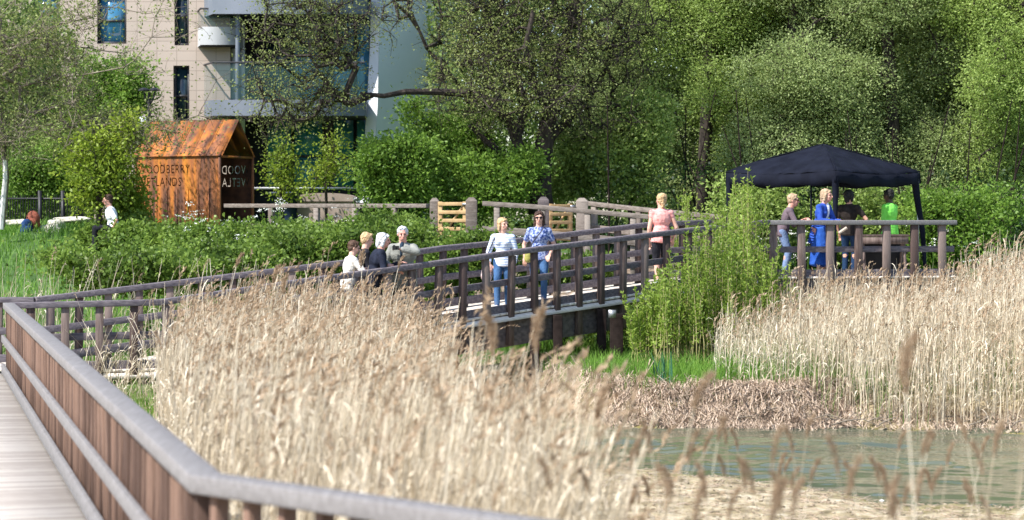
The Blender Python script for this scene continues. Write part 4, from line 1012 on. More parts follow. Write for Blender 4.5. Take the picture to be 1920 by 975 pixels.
# far wood closing the view
fw = MB(); n = 170000
px = rng.uniform(800, 2050, n); d = rng.uniform(70, 82, n); x = (px - 960) / FP * d; z = 1.8 + rng.random(n) ** .85 * 11
k = (wob(x * .9, z * .9 + d * .3, 1.0) > -.75); x, d, z = x[k], d[k], z[k]
fw.leaves(np.stack([x, d, z], 1), .17, .10)
n = 46000; px = rng.uniform(-160, 175, n); d = rng.uniform(64, 70, n); x = (px - 960) / FP * d; z = 1.8 + rng.random(n) * 7.6
k = (x < X(150, 66) - .25 * (z - 5) + .4 * wob(z, d)) & (wob(x * .9, z * .9 + d * .3, 1.0) > -.7); fw.leaves(np.stack([x, d, z], 1)[k], .16, .09)
tag(fw.build('far_wood', leafmat('far wood leaf', (.09, .14, .03), (.34, .46, .14), (.18, .27, .06))), 'dense far-off wood filling the background behind the nearer trees', 'wood', kind='stuff')
c = MB(); c.box((0, 0, 4), (5, .4, 7)); o = None

# blue building glimpsed through the willows
bb_ = empty('blue_building', (X(1680, 90), 90, 2), 'blue clad building glimpsed through the trees above the gazebo corner', 'building')
c = MB(); c.box((0, 0, 4.5), (3.4, 3, 9)); c.build('wall', mat('vivid blue cladding', (.01, .10, .5), (.02, .16, .65), 1, .5), bb_)

# left: twiggy half bare tree with pale stem, shrubs, ivy
trk = [T3(4, 425, 55), T3(8, 380, 55), T3(12, 335, 55), T3(8, 290, 55), T3(2, 240, 55), T3(-6, 180, 55), T3(-10, 110, 55), T3(0, 30, 55)]
bl = []
for px, py, rx, rz in ((30, 240, 1.0, .8), (100, 250, 1.0, .7), (60, 170, 1.2, .8), (160, 190, 1.1, .7), (220, 230, 1.0, .7), (280, 240, .8, .6), (130, 110, 1.2, .7), (240, 120, 1.2, .8), (330, 170, .9, .8), (40, 60, 1.2, .8), (180, 40, 1.2, .7), (300, 60, 1.0, .7), (270, 20, .8, .6), (-40, 150, 1.2, 1.5), (220, 280, 1.0, .4)):
    q = P(px, py, 55 + rng.uniform(-.8, .8)); bl.append((q.x, q.y, q.z, rx, .9, rz))
tree('half_bare_tree', 'half bare tree with pale leaning stem and tangled grey twigs at the left', 'tree', trk, bl, 620, M['olive'], M['barkgrey'], per=22, rad=.30, LW=(.075, .042), tw=6, twl=.5, rmax=.085, jit=.25, r_tip=.006, expo=.4, twr=.0055)
tb = MB(); ps = [tuple(np.array(T3(*q)) + (0, -.03, 0)) for q in ((2, 430, 55), (6, 385, 55), (11, 335, 55), (10, 300, 55))]
tb.tube(ps, [.075, .07, .062, .05], 8); o = tb.build('birch_stem', M['barkwhite']); tag(o, 'pale white leaning birch stem at the left edge', 'tree stem')
def bush(label, px, py, d, rx, rz, leaf, n=160, per=60, LW=(.10, .055), name='shrub', cat='shrub', rad=.22, ry=None, group=None, stem=True, k=5, tw=2):
    c0 = P(px, py, d); x_, z_ = c0.x, float(hz(c0.x, d)) - .05; bl = []; rs = np.random.default_rng(int(px * 7 + py))
    bl.append((c0.x, d, c0.z, rx * .7, (ry or rx * .7) * .8, rz * .7))
    for _ in range(k + 5): an = rs.uniform(0, 6.28); t_ = rs.uniform(-.75, 1.0); q_ = rs.uniform(.18, .42); bl.append((c0.x + math.cos(an) * rx * rs.uniform(.4, .95), d + math.sin(an) * (ry or rx * .7) * .6, c0.z + t_ * rz, rx * q_, rx * q_, rz * q_ * 1.3))
    tr = [(x_, d, z_), (x_ + .03, d, z_ + max(.15, (c0.z - rz - z_) * .7)), (x_, d, max(z_ + .3, c0.z - rz * .4))]
    return tree(name, label, cat, tr, bl, n, leaf, M['bark'], per=per, rad=rad, LW=LW, tw=tw, twl=.34, rmax=.06, r_tip=.005, group=group)
bush('yellow green shrub left of the rusty hut', 185, 330, 53.9, .85, 1.0, M['yellow'], 210, 26)
bush('yellow green shrub in front of the hut at its left corner', 243, 385, 54.5, .24, .55, M['yellow'], 50, 50)
bush('tall bright green bush rising behind the lamp post', 215, 200, 62, 1.0, 1.2, M['bright'], 260, 55)
bush('dense green bush behind the railing at the far left', 60, 350, 61.5, 1.2, .8, M['bright'], 200, 50)
bush('green bush behind the white globe lamp', 150, 290, 62, 1.1, .9, M['willow'], 200, 50)
bush('small yellowing shrub in front of the teal glazing, left one', 525, 320, 62, .42, .75, M['yellow'], 70, 22, (.09, .05))
bush('thin yellowing shrub in front of the teal glazing, right one', 610, 310, 61, .5, .7, M['yellow'], 70, 18, (.09, .05))
bush('bright green leafy shrub between the tan cover and the gate', 745, 335, 55.5, .95, .75, M['bright'], 330, 80)
bush('tall bright green shrub behind the left gate post', 845, 290, 58, 1.1, 1.2, M['bright'], 360, 70)
bush('bright green shrub behind the handrail fence right of the dark trunk', 1090, 310, 58.5, .8, .8, M['willow'], 240, 60)
bush('bright green shrub in front of the dark trunk base', 930, 345, 56, .9, .55, M['bright'], 230, 70)
bush('dark rounded bush behind the woman in pink', 1180, 300, 58, .8, 1.3, M['willow'], 260, 50)
bush('green bush under the right corner of the gazebo', 1790, 420, 54, 1.2, .8, M['bright'], 260, 60)
bush('shaded green bush behind the people under the gazebo', 1600, 430, 54.5, 1.1, .7, M['willow'], 240, 50)
bush('green bush at the left rear corner of the gazebo', 1420, 410, 54.5, .9, .8, M['willow'], 220, 50)
# bramble mounds between railing and the back fence: individually countable mounds
lab = ['bramble mound hiding the foot of the rusty hut', 'bramble mound below the hut gable', 'bramble mound right of the hut beneath the back fence', 'bramble mound left of the seated group, low against the railing', 'bramble mound behind the boy in white', 'bramble mound behind the man in the grey jacket', 'bramble mound left of the yellow gate', 'bramble mound under the yellow gate', 'bramble mound behind the striped top woman', 'bramble mound at the far left beyond the lawn', 'low bramble mound in front of the lawn near the railing', 'bramble mound between the two walking women and the path']
pos = [(290, 458, 53, .9, .30), (410, 460, 52, 1.0, .30), (520, 455, 51, 1.1, .38), (420, 500, 46.5, 1.1, .40), (560, 475, 48.5, 1.3, .45), (700, 470, 48.5, 1.2, .48), (720, 440, 50.5, .9, .34), (850, 492, 47.8, .8, .28), (915, 475, 47.6, .5, .3), (215, 450, 54, .8, .28), (250, 512, 45, 1.3, .32), (1060, 520, 48.3, .9, .3)]
for l0, (px, py, d, rx, rz) in zip(lab, pos): bush(l0, px, py, d, rx, rz, M['weed'], 230, 70, (.085, .06), name='bramble_mound', cat='bramble', rad=.16, tw=1)
mb = MB(); n = 15000
px = rng.uniform(-40, 1330, n); d = rng.uniform(43.6, 54, n); x = (px - 960) / FP * d
k = (d > 44.2 + np.clip((px - 300) / 600, 0, 1) * 2.8) & ((px > 250) | (rng.random(n) < .12)) & ~((px > 880) & (d > 49.6)); x, d = x[k], d[k]
z = hz(x, d) + rng.random(len(x)) ** .7 * (.55 + .3 * wob(x, d)); mb.leaves(np.stack([x, d, z], 1), .10, .06)
tag(mb.build('undergrowth', M['weed']), 'low leafy undergrowth filling the slope behind the footbridge', 'undergrowth', kind='stuff')
# taller weeds poking out of the undergrowth
mb = MB(); n = 420; px = rng.uniform(250, 1330, n); d = rng.uniform(45, 52, n); x = (px - 960) / FP * d
k = d > 45.2 + np.clip((px - 300) / 600, 0, 1) * 2.2; x, d = x[k], d[k]; n = len(x); z0 = hz(x, d); h = rng.uniform(.6, 1.25, n); lx = rng.normal(0, .12, n)
mb.edges(np.stack([x, d, z0], 1), np.stack([x + lx, d, z0 + h], 1), .007, .004, 3)
for q in range(26):
    t = rng.uniform(.35, 1, n); mb.leaves(np.stack([x + lx * t, d, z0 + h * t], 1) + rng.normal(0, .035, (n, 3)), .09, .035)
tag(mb.build('tall_weeds', M['weed']), 'tall leafy weeds poking out of the undergrowth behind the footbridge', 'weeds', kind='stuff')
# cow parsley: thin stems and white umbels
mb = MB(); n = 190
px = np.concatenate([rng.uniform(330, 520, 45), rng.uniform(480, 800, 65), rng.uniform(900, 1010, 30), rng.uniform(1400, 1850, 50)]); d = np.where(px < 1300, rng.uniform(48, 53, n), rng.uniform(52.5, 54.5, n)); x = (px - 960) / FP * d
z0 = hz(x, d); h = rng.uniform(.8, 1.35, n) + .2; mb.edges(np.stack([x, d, z0], 1), np.stack([x + .05, d, z0 + h], 1), .008, .005, 3, 0)
for k in range(5):
    c0 = np.stack([x + .05, d, z0 + h], 1) + rng.normal(0, .09, (n, 3)) * np.array([1, 1, .35])
    for q in range(7): mb.leaves(c0 + rng.normal(0, .028, (n, 3)) * np.array([1, 1, .3]), .026, .022, m=1)
tag(mb.build('cow_parsley', [M['grass'], M['white']]), 'cow parsley with white flower heads on the slope behind the footbridge', 'cow parsley', kind='stuff')

# osier shrub in front of the ramp
def osier(label, px, d, rx, h0, h1, n, name='osier_shrub', dense=85):
    x_ = X(px, d); z_ = float(hz(x_, d)) - .05; root = empty(name, (x_, d, z_), label, 'shrub')
    bx_ = rng.normal(0, rx * .5, n); by = rng.normal(0, .35, n); bx_ = np.clip(bx_, -rx, rx); h = rng.uniform(h0, h1, n) * (1 - .25 * (np.abs(bx_) / rx) ** 2)
    lx = bx_ * .22 + rng.normal(0, .1, n); ly = rng.normal(0, .12, n); t = np.linspace(0, 1, 6)
    pts = np.stack([bx_[:, None] + lx[:, None] * t, by[:, None] + ly[:, None] * t, h[:, None] * t], 2) + rng.normal(0, .015, (n, 6, 3))
    a = MB()
    for k in range(5): a.edges(pts[:, k], pts[:, k + 1], .011 - .0018 * k, .0095 - .0018 * k, 4)
    a.build('stems', mat('pale osier stem ' + str(px), (.26, .24, .09), (.46, .40, .20), 4, .7), root)
    l_ = MB(); m_ = n * dense; wi = rng.integers(0, n, m_); tt = rng.uniform(.22, 1.02, m_) ** .8; f = np.clip(tt, 0, .999) * 5; i0 = f.astype(int); fr = (f - i0)[:, None]
    c = pts[wi, i0] * (1 - fr) + pts[wi, i0 + 1] * fr; az = rng.uniform(0, 6.28, m_); dv = np.stack([np.cos(az), np.sin(az), rng.uniform(.2, 1.3, m_)], 1)
    sp_ = rng.uniform(.02, .13, m_)[:, None] * (1.25 - tt[:, None]); c = c + dv * sp_
    l_.leaves(c, .085, .032, dirs=dv, a=np.clip(.5 * rng.random(n)[wi] + .5 * rng.random(m_), 0, 1)); l_.build('leaves', M['wand'], root); return root
osier('bushy green osier shrub hiding the ramp in front of the woman in pink', 1262, 43.2, .6, 1.3, 1.95, 70)
osier('tallest osier shrub in front of the ramp, right of the woman in pink', 1345, 43.4, .75, 1.7, 2.8, 100)
osier('osier shrub at the left foot of the viewing platform', 1425, 44.2, .5, 1.3, 2.2, 60)
osier('slender osier spray reaching up to the gazebo left leg', 1398, 45.0, .30, 2.7, 3.65, 40)
osier('tall osier spray standing behind the shoulder of the woman in pink', 1285, 48.8, .4, 2.5, 3.3, 40)
osier('tall osier spray behind the handrail midway between the woman in pink and the gazebo', 1340, 48.8, .3, 2.4, 3.1, 30)
osier('lowest osier sprays at the left edge of the shrubs, below the woman in pink', 1222, 43.0, .3, 1.1, 1.6, 26)
# ------------------------------------------------------------------ gazebo
gz0 = 3.27 - RH
gz = empty('gazebo', (X(1543, 51.0), 51.0, gz0), 'black pop up gazebo with sloping canopy standing on the viewing platform', 'gazebo')
hd = 2.05; corners = [(0, -hd * .98), (hd, 0), (0, hd), (-hd, 0)]     # front, right, back, left
ez = Z(322, 50) - gz0; az = Z(271, 51) - gz0
c = MB(); V = []; F = []
nr = 14; ns = 28
for s in range(4):
    a = np.array(corners[s]); b_ = np.array(corners[(s + 1) % 4]); base = len(V)
    for i in range(nr + 1):
        t = i / nr
        for j in range(ns + 1):
            u = j / ns; q = (a * (1 - u) + b_ * u) * t
            sagm = .10 * math.sin(math.pi * u) * t
            z_ = ez + (az - ez) * (1 - t) ** (.85) - sagm * .6 + .012 * math.sin(9 * u + 5 * t + s) + .010 * math.sin(31 * u + 3 * s) * t * t + .006 * math.sin(47 * u * t + 11 * t)
            V.append((q[0], q[1], z_))
    for i in range(nr):
        for j in range(ns):
            k = base + i * (ns + 1) + j; F.append((k, k + 1, k + ns + 2, k + ns + 1))
c.add(V, F); cn = c.build('canopy', M['gazebo'], gz, smooth=True)
sol = cn.modifiers.new('thick', 'SOLIDIFY'); sol.thickness = .006
c = MB()
for s in range(4):
    a = np.array(corners[s]); pts = [(a[0] * t * 1.004, a[1] * t * 1.004, ez + (az - ez) * (1 - t) ** .85 + .012) for t in np.linspace(1, .02, 10)]
    c.tube(pts, .011, 5)
c.build('seam', M['gazebo'], gz)
c = MB(); V = []; F = []; 
for s in range(4):
    a = np.array(corners[s]); b_ = np.array(corners[(s + 1) % 4]); base = len(V); n = 24
    for j in range(n + 1):
        u = j / n; q = a * (1 - u) + b_ * u; nrm = q / (np.linalg.norm(q) + 1e-6); w_ = .03 * math.sin(u * 23 + s)
        zt = ez - .06 * math.sin(math.pi * u); 
        V.append((q[0] + nrm[0] * .012, q[1] + nrm[1] * .012, zt)); V.append((q[0] + nrm[0] * (.014 + w_ * .5), q[1] + nrm[1] * (.014 + w_ * .5), zt - .13)); V.append((q[0] + nrm[0] * (.016 + w_), q[1] + nrm[1] * (.016 + w_), zt - .25 + .02 * math.sin(u * 17 + s)))
    for j in range(n):
        k = base + j * 3; F += [(k, k + 3, k + 4, k + 1), (k + 1, k + 4, k + 5, k + 2)]
c.add(V, F); vl = c.build('valance', M['gazebo'], gz, smooth=False); sol = vl.modifiers.new('thick', 'SOLIDIFY'); sol.thickness = .005
for k, (x_, y_) in enumerate(corners):
    c = MB(); c.box((x_ * .985, y_ * .985, ez / 2), (.04, .04, ez)); leg = c.build('leg', M['steel'] if k == 1 else M['gazebo'], gz)
    if k in (0, 3):
        c = MB(); w0 = .075 if k == 3 else .08; c.tube([(x_ * .97, y_ * .97, ez - .1), (x_ * .975, y_ * .975, ez - .55), (x_ * .985, y_ * .985, ez - 1.1)] + ([(x_ * .985, y_ * .985, .15)] if k == 3 else []), [w0, w0 * .75, w0 * .5] + ([.05] if k == 3 else []), 8); c.build('leg_drape', M['gazebo'], gz, smooth=True)
    if k == 1:
        c = MB(); c.tube([(x_ * .95, y_, ez - .1), (x_ * .98, y_, ez - .6), (x_ + .06, y_, ez - 1.2), (x_ + .12, y_, ez - 2.0)], [.085, .07, .06, .04], 8); c.build('leg_drape', M['gazebo'], gz, smooth=True)
c = MB()
for s in range(4):
    a = np.array(corners[s]) * .98; b_ = np.array(corners[(s + 1) % 4]) * .98
    for k in range(4):
        p0 = a + (b_ - a) * k / 4; p1 = a + (b_ - a) * (k + 1) / 4
        c.edges([(*p0, ez - .03 if k % 2 else ez - .20), (*p0, ez - .20 if k % 2 else ez - .03)], [(*p1, ez - .20 if k % 2 else ez - .03), (*p1, ez - .03 if k % 2 else ez - .20)], .012, .012)
c.build('truss', M['gazebo'], gz)

# table under the gazebo
tb = empty('trestle_table', (X(1655, 49.6), 49.6, gz0), 'brown wooden trestle table between the dark clothed person and the green shirt', 'table')
c = MB(); 
for k in range(4): c.box((0, -.26 + k * .175, .80), (1.0, .165, .045), a=random.random())
bev(c.build('table_top', M['postdark'], tb), .005)
c = MB(); c.box((0, -.32, .70), (.96, .03, .14)); c.build('apron', M['postdark'], tb)
for sx in (-1, 1):
    for sy in (-1, 1):
        c = MB(); c.edges([(sx * .42, sy * .08, .78)], [(sx * .30 + sx * .12, sy * .36, 0)], .03, .03, 4); c.build('leg', M['postdark'], tb)
c = MB(); c.box((0, .05, .33), (.85, .5, .62)); 
o = c.build('storage_crate', mat('black plastic crate', (.006, .006, .008), (.012, .012, .014), 5, .6)); bev(o, .03); o.location = (X(1655, 50.1), 50.1, gz0 + .01); tag(o, 'black storage crate standing beneath the trestle table', 'crate')

# ------------------------------------------------------------------ people
def ell(mb, c, r, rot=None, seg=14, rings=9):
    th = np.linspace(0, np.pi, rings); V = [] 
    for a in th:
        for k in range(seg):
            t = 2 * np.pi * k / seg; V.append((math.sin(a) * math.cos(t) * r[0], math.sin(a) * math.sin(t) * r[1], math.cos(a) * r[2]))
    V = np.array(V)
    if rot is not None: V = V @ np.array(rot.to_3x3()).T
    F = [(i * seg + j, (i + 1) * seg + j, (i + 1) * seg + (j + 1) % seg, i * seg + (j + 1) % seg) for i in range(rings - 1) for j in range(seg)]
    mb.add(V + np.array(c), F)
def cap_(mb, p0, p1, r0, r1):
    p0 = Vector(p0); p1 = Vector(p1); d = (p1 - p0); L_ = d.length; d = d.normalized() if L_ > 1e-6 else Vector((0, 0, 1))
    pts = []; rr = []
    for a in (80, 55, 25): pts.append(p0 - d * r0 * math.sin(R(a))); rr.append(r0 * math.cos(R(a)))
    for k in range(5): pts.append(p0.lerp(p1, k / 4)); rr.append(r0 + (r1 - r0) * k / 4)
    for a in (25, 55, 80): pts.append(p1 + d * r1 * math.sin(R(a))); rr.append(r1 * math.cos(R(a)))
    P3 = np.array([tuple(p) for p in pts]); n = len(P3); sides = 12
    t = np.array(d); ref = np.array((0, 0, 1.)) if abs(t[2]) < .9 else np.array((1., 0, 0)); u = np.cross(t, ref); u /= np.linalg.norm(u); w_ = np.cross(t, u); an = np.arange(sides) * 2 * np.pi / sides
    V = P3[:, None] + np.array(rr)[:, None, None] * (np.cos(an)[None, :, None] * u + np.sin(an)[None, :, None] * w_)
    V = np.vstack([V.reshape(-1, 3), P3[:1], P3[-1:]]); a0 = n * sides
    F = [(i * sides + j, i * sides + (j + 1) % sides, (i + 1) * sides + (j + 1) % sides, (i + 1) * sides + j) for i in range(n - 1) for j in range(sides)]
    F += [(j, a0, (j + 1) % sides, (j + 1) % sides) for j in range(sides)] + [((n - 1) * sides + (j + 1) % sides, a0 + 1, (n - 1) * sides + j, (n - 1) * sides + j) for j in range(sides)]
    mb.add(V, F)
def remesh(mb, name, m, parent, vox=.01, smooth=3, disp=0):
    o = mb.build(name, m, parent)
    r = o.modifiers.new('r', 'REMESH'); r.mode = 'VOXEL'; r.voxel_size = vox
    s = o.modifiers.new('s', 'SMOOTH'); s.factor = .5; s.iterations = smooth
    if disp:
        tx = bpy.data.textures.new('hairtex', 'CLOUDS'); tx.noise_scale = .03; d = o.modifiers.new('d', 'DISPLACE'); d.texture = tx; d.strength = disp; d.mid_level = .5
    dg = bpy.context.evaluated_depsgraph_get(); me = bpy.data.meshes.new_from_object(o.evaluated_get(dg))
    o.modifiers.clear(); old = o.data; o.data = me; bpy.data.meshes.remove(old)
    me.polygons.foreach_set('use_smooth', np.ones(len(me.polygons), bool)); me.materials.clear(); me.materials.append(m); return o
def ik(a, b_, l1, l2, pole):
    a = Vector(a); b_ = Vector(b_); d = b_ - a; L_ = min(d.length, (l1 + l2) * .995); dn = d.normalized(); b_ = a + dn * L_
    x_ = (l1 * l1 - l2 * l2 + L_ * L_) / (2 * L_); h = math.sqrt(max(l1 * l1 - x_ * x_, 0)); p = Vector(pole); p = (p - dn * p.dot(dn)).normalized()
    return a + dn * x_ + p * h, b_
SK = {'fair': mat('fair skin', (.62, .34, .25), (.72, .43, .33), 6, .55), 'pink': mat('ruddy skin', (.60, .28, .21), (.72, .39, .30), 6, .55), 'dark': mat('dark brown skin', (.06, .03, .02), (.10, .05, .035), 6, .5), 'tan': mat('tanned skin', (.50, .26, .17), (.60, .33, .23), 6, .55)}
def cloth(n, a, b_=None, sc=8, **k): return mat(n, a, b_ or tuple(min(1, q * 1.25) for q in a), sc, .9, .4, 35, spec=.15, **k)
eye_m = mat('dark eye', (.02, .015, .012), (.03, .02, .02), 5, .3); lip_m = mat('lips', (.45, .14, .12), (.5, .17, .14), 5, .5); glass_m = mat('black sunglasses', (.005, .005, .006), (.01, .01, .012), 5, .15)
def stripes(name, c1, c2, freq):
    m = bpy.data.materials.new(name); m.use_nodes = True; N = m.node_tree.nodes; L = m.node_tree.links; b = N['Principled BSDF']; b.inputs['Roughness'].default_value = .9
    tc = N.new('ShaderNodeTexCoord'); wv = N.new('ShaderNodeTexWave'); wv.bands_direction = 'Z'; wv.inputs['Scale'].default_value = freq; wv.inputs['Distortion'].default_value = .6
    L.new(tc.outputs['Object'], wv.inputs[0]); cr = N.new('ShaderNodeValToRGB'); cr.color_ramp.elements[0].position = .25; cr.color_ramp.elements[1].position = .5; cr.color_ramp.elements[0].color = (*c1, 1); cr.color_ramp.elements[1].color = (*c2, 1)
    L.new(wv.outputs[0], cr.inputs[0]); L.new(cr.outputs[0], b.inputs['Base Color']); return m

def person(label, loc, face, H=1.68, skin='fair', hair=None, hairstyle='short', top=None, sleeve=1.0, bottom=None, skirt=False, shoes=None, lean=0, bend=0, lh=None, rh=None, lf=(-.09, 0), rf=(.09, 0), head=(0, 0), glasses=False, fat=1.0, fem=False, jacket=False, hem=.50, shortp=None, lpole=(-.6, -.7, -.3), rpole=(.6, -.7, -.3), roll=0, sit=None, lfoot=None, rfoot=None, inner=None, dress=None):
    """local frame: +y forward, +x the person's right hand side, z up from the ground under the feet"""
    root = empty('person', loc, label, 'person', rz=face)
    hp = (sit if sit else .53 * H) - bend; pel = Vector((0, -lean * .12, hp)); sl = .30 * H
    up = Vector((math.sin(roll), math.sin(lean), math.cos(lean))).normalized(); fwd = Vector((0, math.cos(lean), -math.sin(lean))); rt = Vector((1, 0, 0))
    fwd = up.cross(rt).normalized() * 1.0; fwd = rt.cross(up) * -1 if rt.cross(up).y < 0 else rt.cross(up); fwd.normalize()
    chest = pel + up * (sl * .66); neck = pel + up * (sl * 1.0); sw = (.108 if not fem else .098) * H
    rotT = Matrix((rt, fwd, up)).transposed()
    shL = neck - rt * sw - up * .045 * H; shR = neck + rt * sw - up * .045 * H
    uh = (up * .6 + Vector((0, 0, .4))).normalized(); hc = neck + uh * (.092 * H) + fwd * .012 * H
    yaw, pit = head; rotH = Matrix.Rotation(yaw, 3, 'Z') @ Matrix.Rotation(pit, 3, 'X')
    hf = rotH @ Vector((0, 1, 0)); hu = rotH @ Vector((0, 0, 1)); hr = rotH @ Vector((1, 0, 0)); s = H / 1.7; s = s * 1.1; hR = .108 * s
    # limbs
    l1, l2 = .172 * H, .150 * H
    hands = []
    for sgn, sh, tgt, pole in ((-1, shL, lh, lpole), (1, shR, rh, rpole)):
        t = Vector(tgt) if tgt else Vector((sgn * (.145 * H), .03, hp - .03))
        e_, w_ = ik(sh, t, l1, l2, pole); hands.append((sgn, sh, e_, w_))
    hipL = pel - rt * .052 * H - Vector((0, 0, .01)); hipR = pel + rt * .052 * H - Vector((0, 0, .01)); legs = []
    for sgn, hip, f, ff in ((-1, hipL, lf, lfoot), (1, hipR, rf, rfoot)):
        an = Vector((f[0], f[1], .045 * H if not ff else ff)); k_, a_ = ik(hip, an, .252 * H, .245 * H, (sgn * .05, 1, 0)); legs.append((sgn, hip, k_, a_))
    # ---- body
    b = MB(); fr = fat
    ell(b, chest, (.092 * H * fr, .062 * H * fr, .115 * H), rotT); ell(b, pel + up * .06 * H, (.078 * H * fr, .060 * H * fr, .09 * H), rotT); ell(b, pel, (.092 * H * fr, .068 * H * fr, .07 * H), rotT)
    if fem: 
        for q in (-1, 1): ell(b, chest + rt * q * .045 * H + fwd * .045 * H + up * .005, (.034 * H, .03 * H, .034 * H), rotT)
    cap_(b, shL, shR, .040 * H, .040 * H); cap_(b, neck - up * .02 * H, hc, .036 * s * 1.7, .034 * s * 1.7)
    rH = rotH.to_4x4()
    ell(b, hc + hu * .025 * s - hf * .01 * s, (.074 * s, .095 * s, .098 * s), rH); ell(b, hc - hu * .045 * s + hf * .03 * s, (.055 * s, .06 * s, .062 * s), rH)
    ell(b, hc - hu * .085 * s + hf * .055 * s, (.024 * s, .022 * s, .018 * s), rH)                                     # chin
    cap_(b, hc + hf * .088 * s + hu * .02 * s, hc + hf * .108 * s - hu * .018 * s, .009 * s, .014 * s)                    # nose
    cap_(b, hc + hf * .078 * s + hu * .035 * s - hr * .03 * s, hc + hf * .078 * s + hu * .035 * s + hr * .03 * s, .014 * s, .014 * s)   # brow
    for q in (-1, 1):
        ell(b, hc + hr * q * .076 * s - hf * .008 * s, (.010 * s, .018 * s, .030 * s), rH)                              # ear
        ell(b, hc + hf * .062 * s + hr * q * .038 * s - hu * .02 * s, (.022 * s, .02 * s, .022 * s), rH)                 # cheek
    for sgn, sh, e_, w_ in hands:
        cap_(b, sh, e_, .030 * H * (.9 + .1 * fr), .023 * H); cap_(b, e_, w_, .024 * H, .0155 * H)
        fd = (w_ - e_).normalized(); side = fd.cross(Vector((0, 0, 1))); side = side.normalized() if side.length > .2 else Vector((0, 1, 0)); nrm = side.cross(fd).normalized()
        pc = w_ + fd * .045 * s; rp = Matrix((side, fd, nrm)).transposed(); ell(b, pc, (.040 * s, .052 * s, .018 * s), rp)
        for k in range(4):
            o_ = side * ((k - 1.5) * .021 * s); ln = (.036, .042, .038, .030)[k] * s; p0 = w_ + fd * .082 * s + o_; p1 = p0 + fd * ln * .9 - nrm * .008; p2 = p1 + fd * ln * .55 - nrm * ln * .75
            cap_(b, p0, p1, .0092 * s, .0085 * s); cap_(b, p1, p2, .0085 * s, .0075 * s)
        tb0 = w_ + fd * .03 * s - side * sgn * .03 * s; tb1 = tb0 + fd * .03 * s - side * sgn * .026 * s; tb2 = tb1 + fd * .028 * s - nrm * .012 * s; cap_(b, tb0, tb1, .011 * s, .010 * s); cap_(b, tb1, tb2, .010 * s, .0085 * s)
    for sgn, hip, k_, a_ in legs:
        cap_(b, hip, k_, .050 * H * fr, .033 * H); cap_(b, k_, a_, .033 * H, .021 * H); cap_(b, k_ + (a_ - k_) * .25 - Vector((0, .012, 0)), a_, .034 * H, .02 * H)
        cap_(b, a_ - Vector((0, 0, .02)), a_ + Vector((sgn * .02, .13 * s, -.045 * s)), .026 * s, .022 * s)
    remesh(b, 'body', SK[skin], root, .0085, 2)
    # ---- face
    for q in (-1, 1):
        e0 = MB(); ell(e0, hc + hf * .083 * s + hr * q * .030 * s + hu * .014 * s, (.013 * s, .010 * s, .007 * s), rH, 8, 6); e0.build('eye', eye_m, root, True)
    e0 = MB(); ell(e0, hc + hf * .090 * s - hu * .048 * s, (.022 * s, .010 * s, .006 * s), rH, 10, 6); e0.build('mouth', lip_m, root, True)
    if glasses:
        g_ = MB(); 
        for q in (-1, 1): ell(g_, hc + hf * .098 * s + hr * q * .031 * s + hu * .015 * s, (.027 * s, .008 * s, .020 * s), rH, 12, 8); cap_(g_, hc + hf * .09 * s + hr * q * .056 * s + hu * .02 * s, hc - hf * .01 * s + hr * q * .08 * s + hu * .02 * s, .004, .004)
        cap_(g_, hc + hf * .10 * s - hr * .012 * s + hu * .02 * s, hc + hf * .10 * s + hr * .012 * s + hu * .02 * s, .004, .004); g_.build('sunglasses', glass_m, root, True)
    # ---- hair
    if hair:
        h_ = MB(); ell(h_, hc + hu * .047 * s - hf * .022 * s, (.086 * s, .098 * s, .086 * s), rH); ell(h_, hc - hf * .045 * s + hu * .005 * s, (.078 * s, .062 * s, .082 * s), rH)
        if hairstyle in ('bob', 'long'):
            dn = .075 if hairstyle == 'bob' else .13
            for q in (-1, 1): cap_(h_, hc + hr * q * .068 * s + hu * .03 * s + hf * .01, hc + hr * q * .072 * s - hu * dn * s - hf * .015, .030 * s, .026 * s)
            cap_(h_, hc - hf * .06 * s, hc - hf * .065 * s - hu * dn * s, .062 * s, .05 * s); cap_(h_, hc + hu * .09 * s + hf * .05 * s - hr * .03 * s, hc + hu * .075 * s + hf * .07 * s + hr * .03 * s, .022 * s, .02 * s)
        elif hairstyle == 'pony':
            ell(h_, hc + hu * .07 * s - hf * .06 * s, (.075 * s, .06 * s, .06 * s), rH); cap_(h_, hc - hf * .08 * s + hu * .02 * s, hc - hf * .085 * s - hu * .10 * s, .045 * s, .028 * s)
        else:
            for q in (-1, 1): cap_(h_, hc + hr * q * .07 * s + hu * .05 * s + hf * .015 * s, hc + hr * q * .074 * s - hf * .01 * s, .018 * s, .013 * s)
            cap_(h_, hc + hu * .10 * s + hf * .04 * s - hr * .035 * s, hc + hu * .10 * s + hf * .045 * s + hr * .035 * s, .022 * s, .022 * s)
        remesh(h_, 'hair', hair, root, .010, 1, .03)
    # ---- clothing
    def torso(g_, ex, lowz):
        ell(g_, chest, (.092 * H * fr + ex, .062 * H * fr + ex, .118 * H), rotT); cap_(g_, shL, shR, .038 * H + ex * .7, .038 * H + ex * .7)
        ell(g_, pel + up * .06 * H, (.080 * H * fr + ex, .062 * H * fr + ex, .095 * H), rotT)
        for k in range(8):
            t = k / 7; q = pel + up * (.05 * H * (1 - t) - lowz * t); ell(g_, q, ((.088 + .010 * t) * H * fr + ex + .004, (.068 + .008 * t) * H * fr + ex + .004, .035), rotT)
        if fem:
            for q in (-1, 1): ell(g_, chest + rt * q * .045 * H + fwd * .046 * H + up * .005, (.036 * H + ex * .6, .033 * H + ex * .6, .036 * H), rotT)
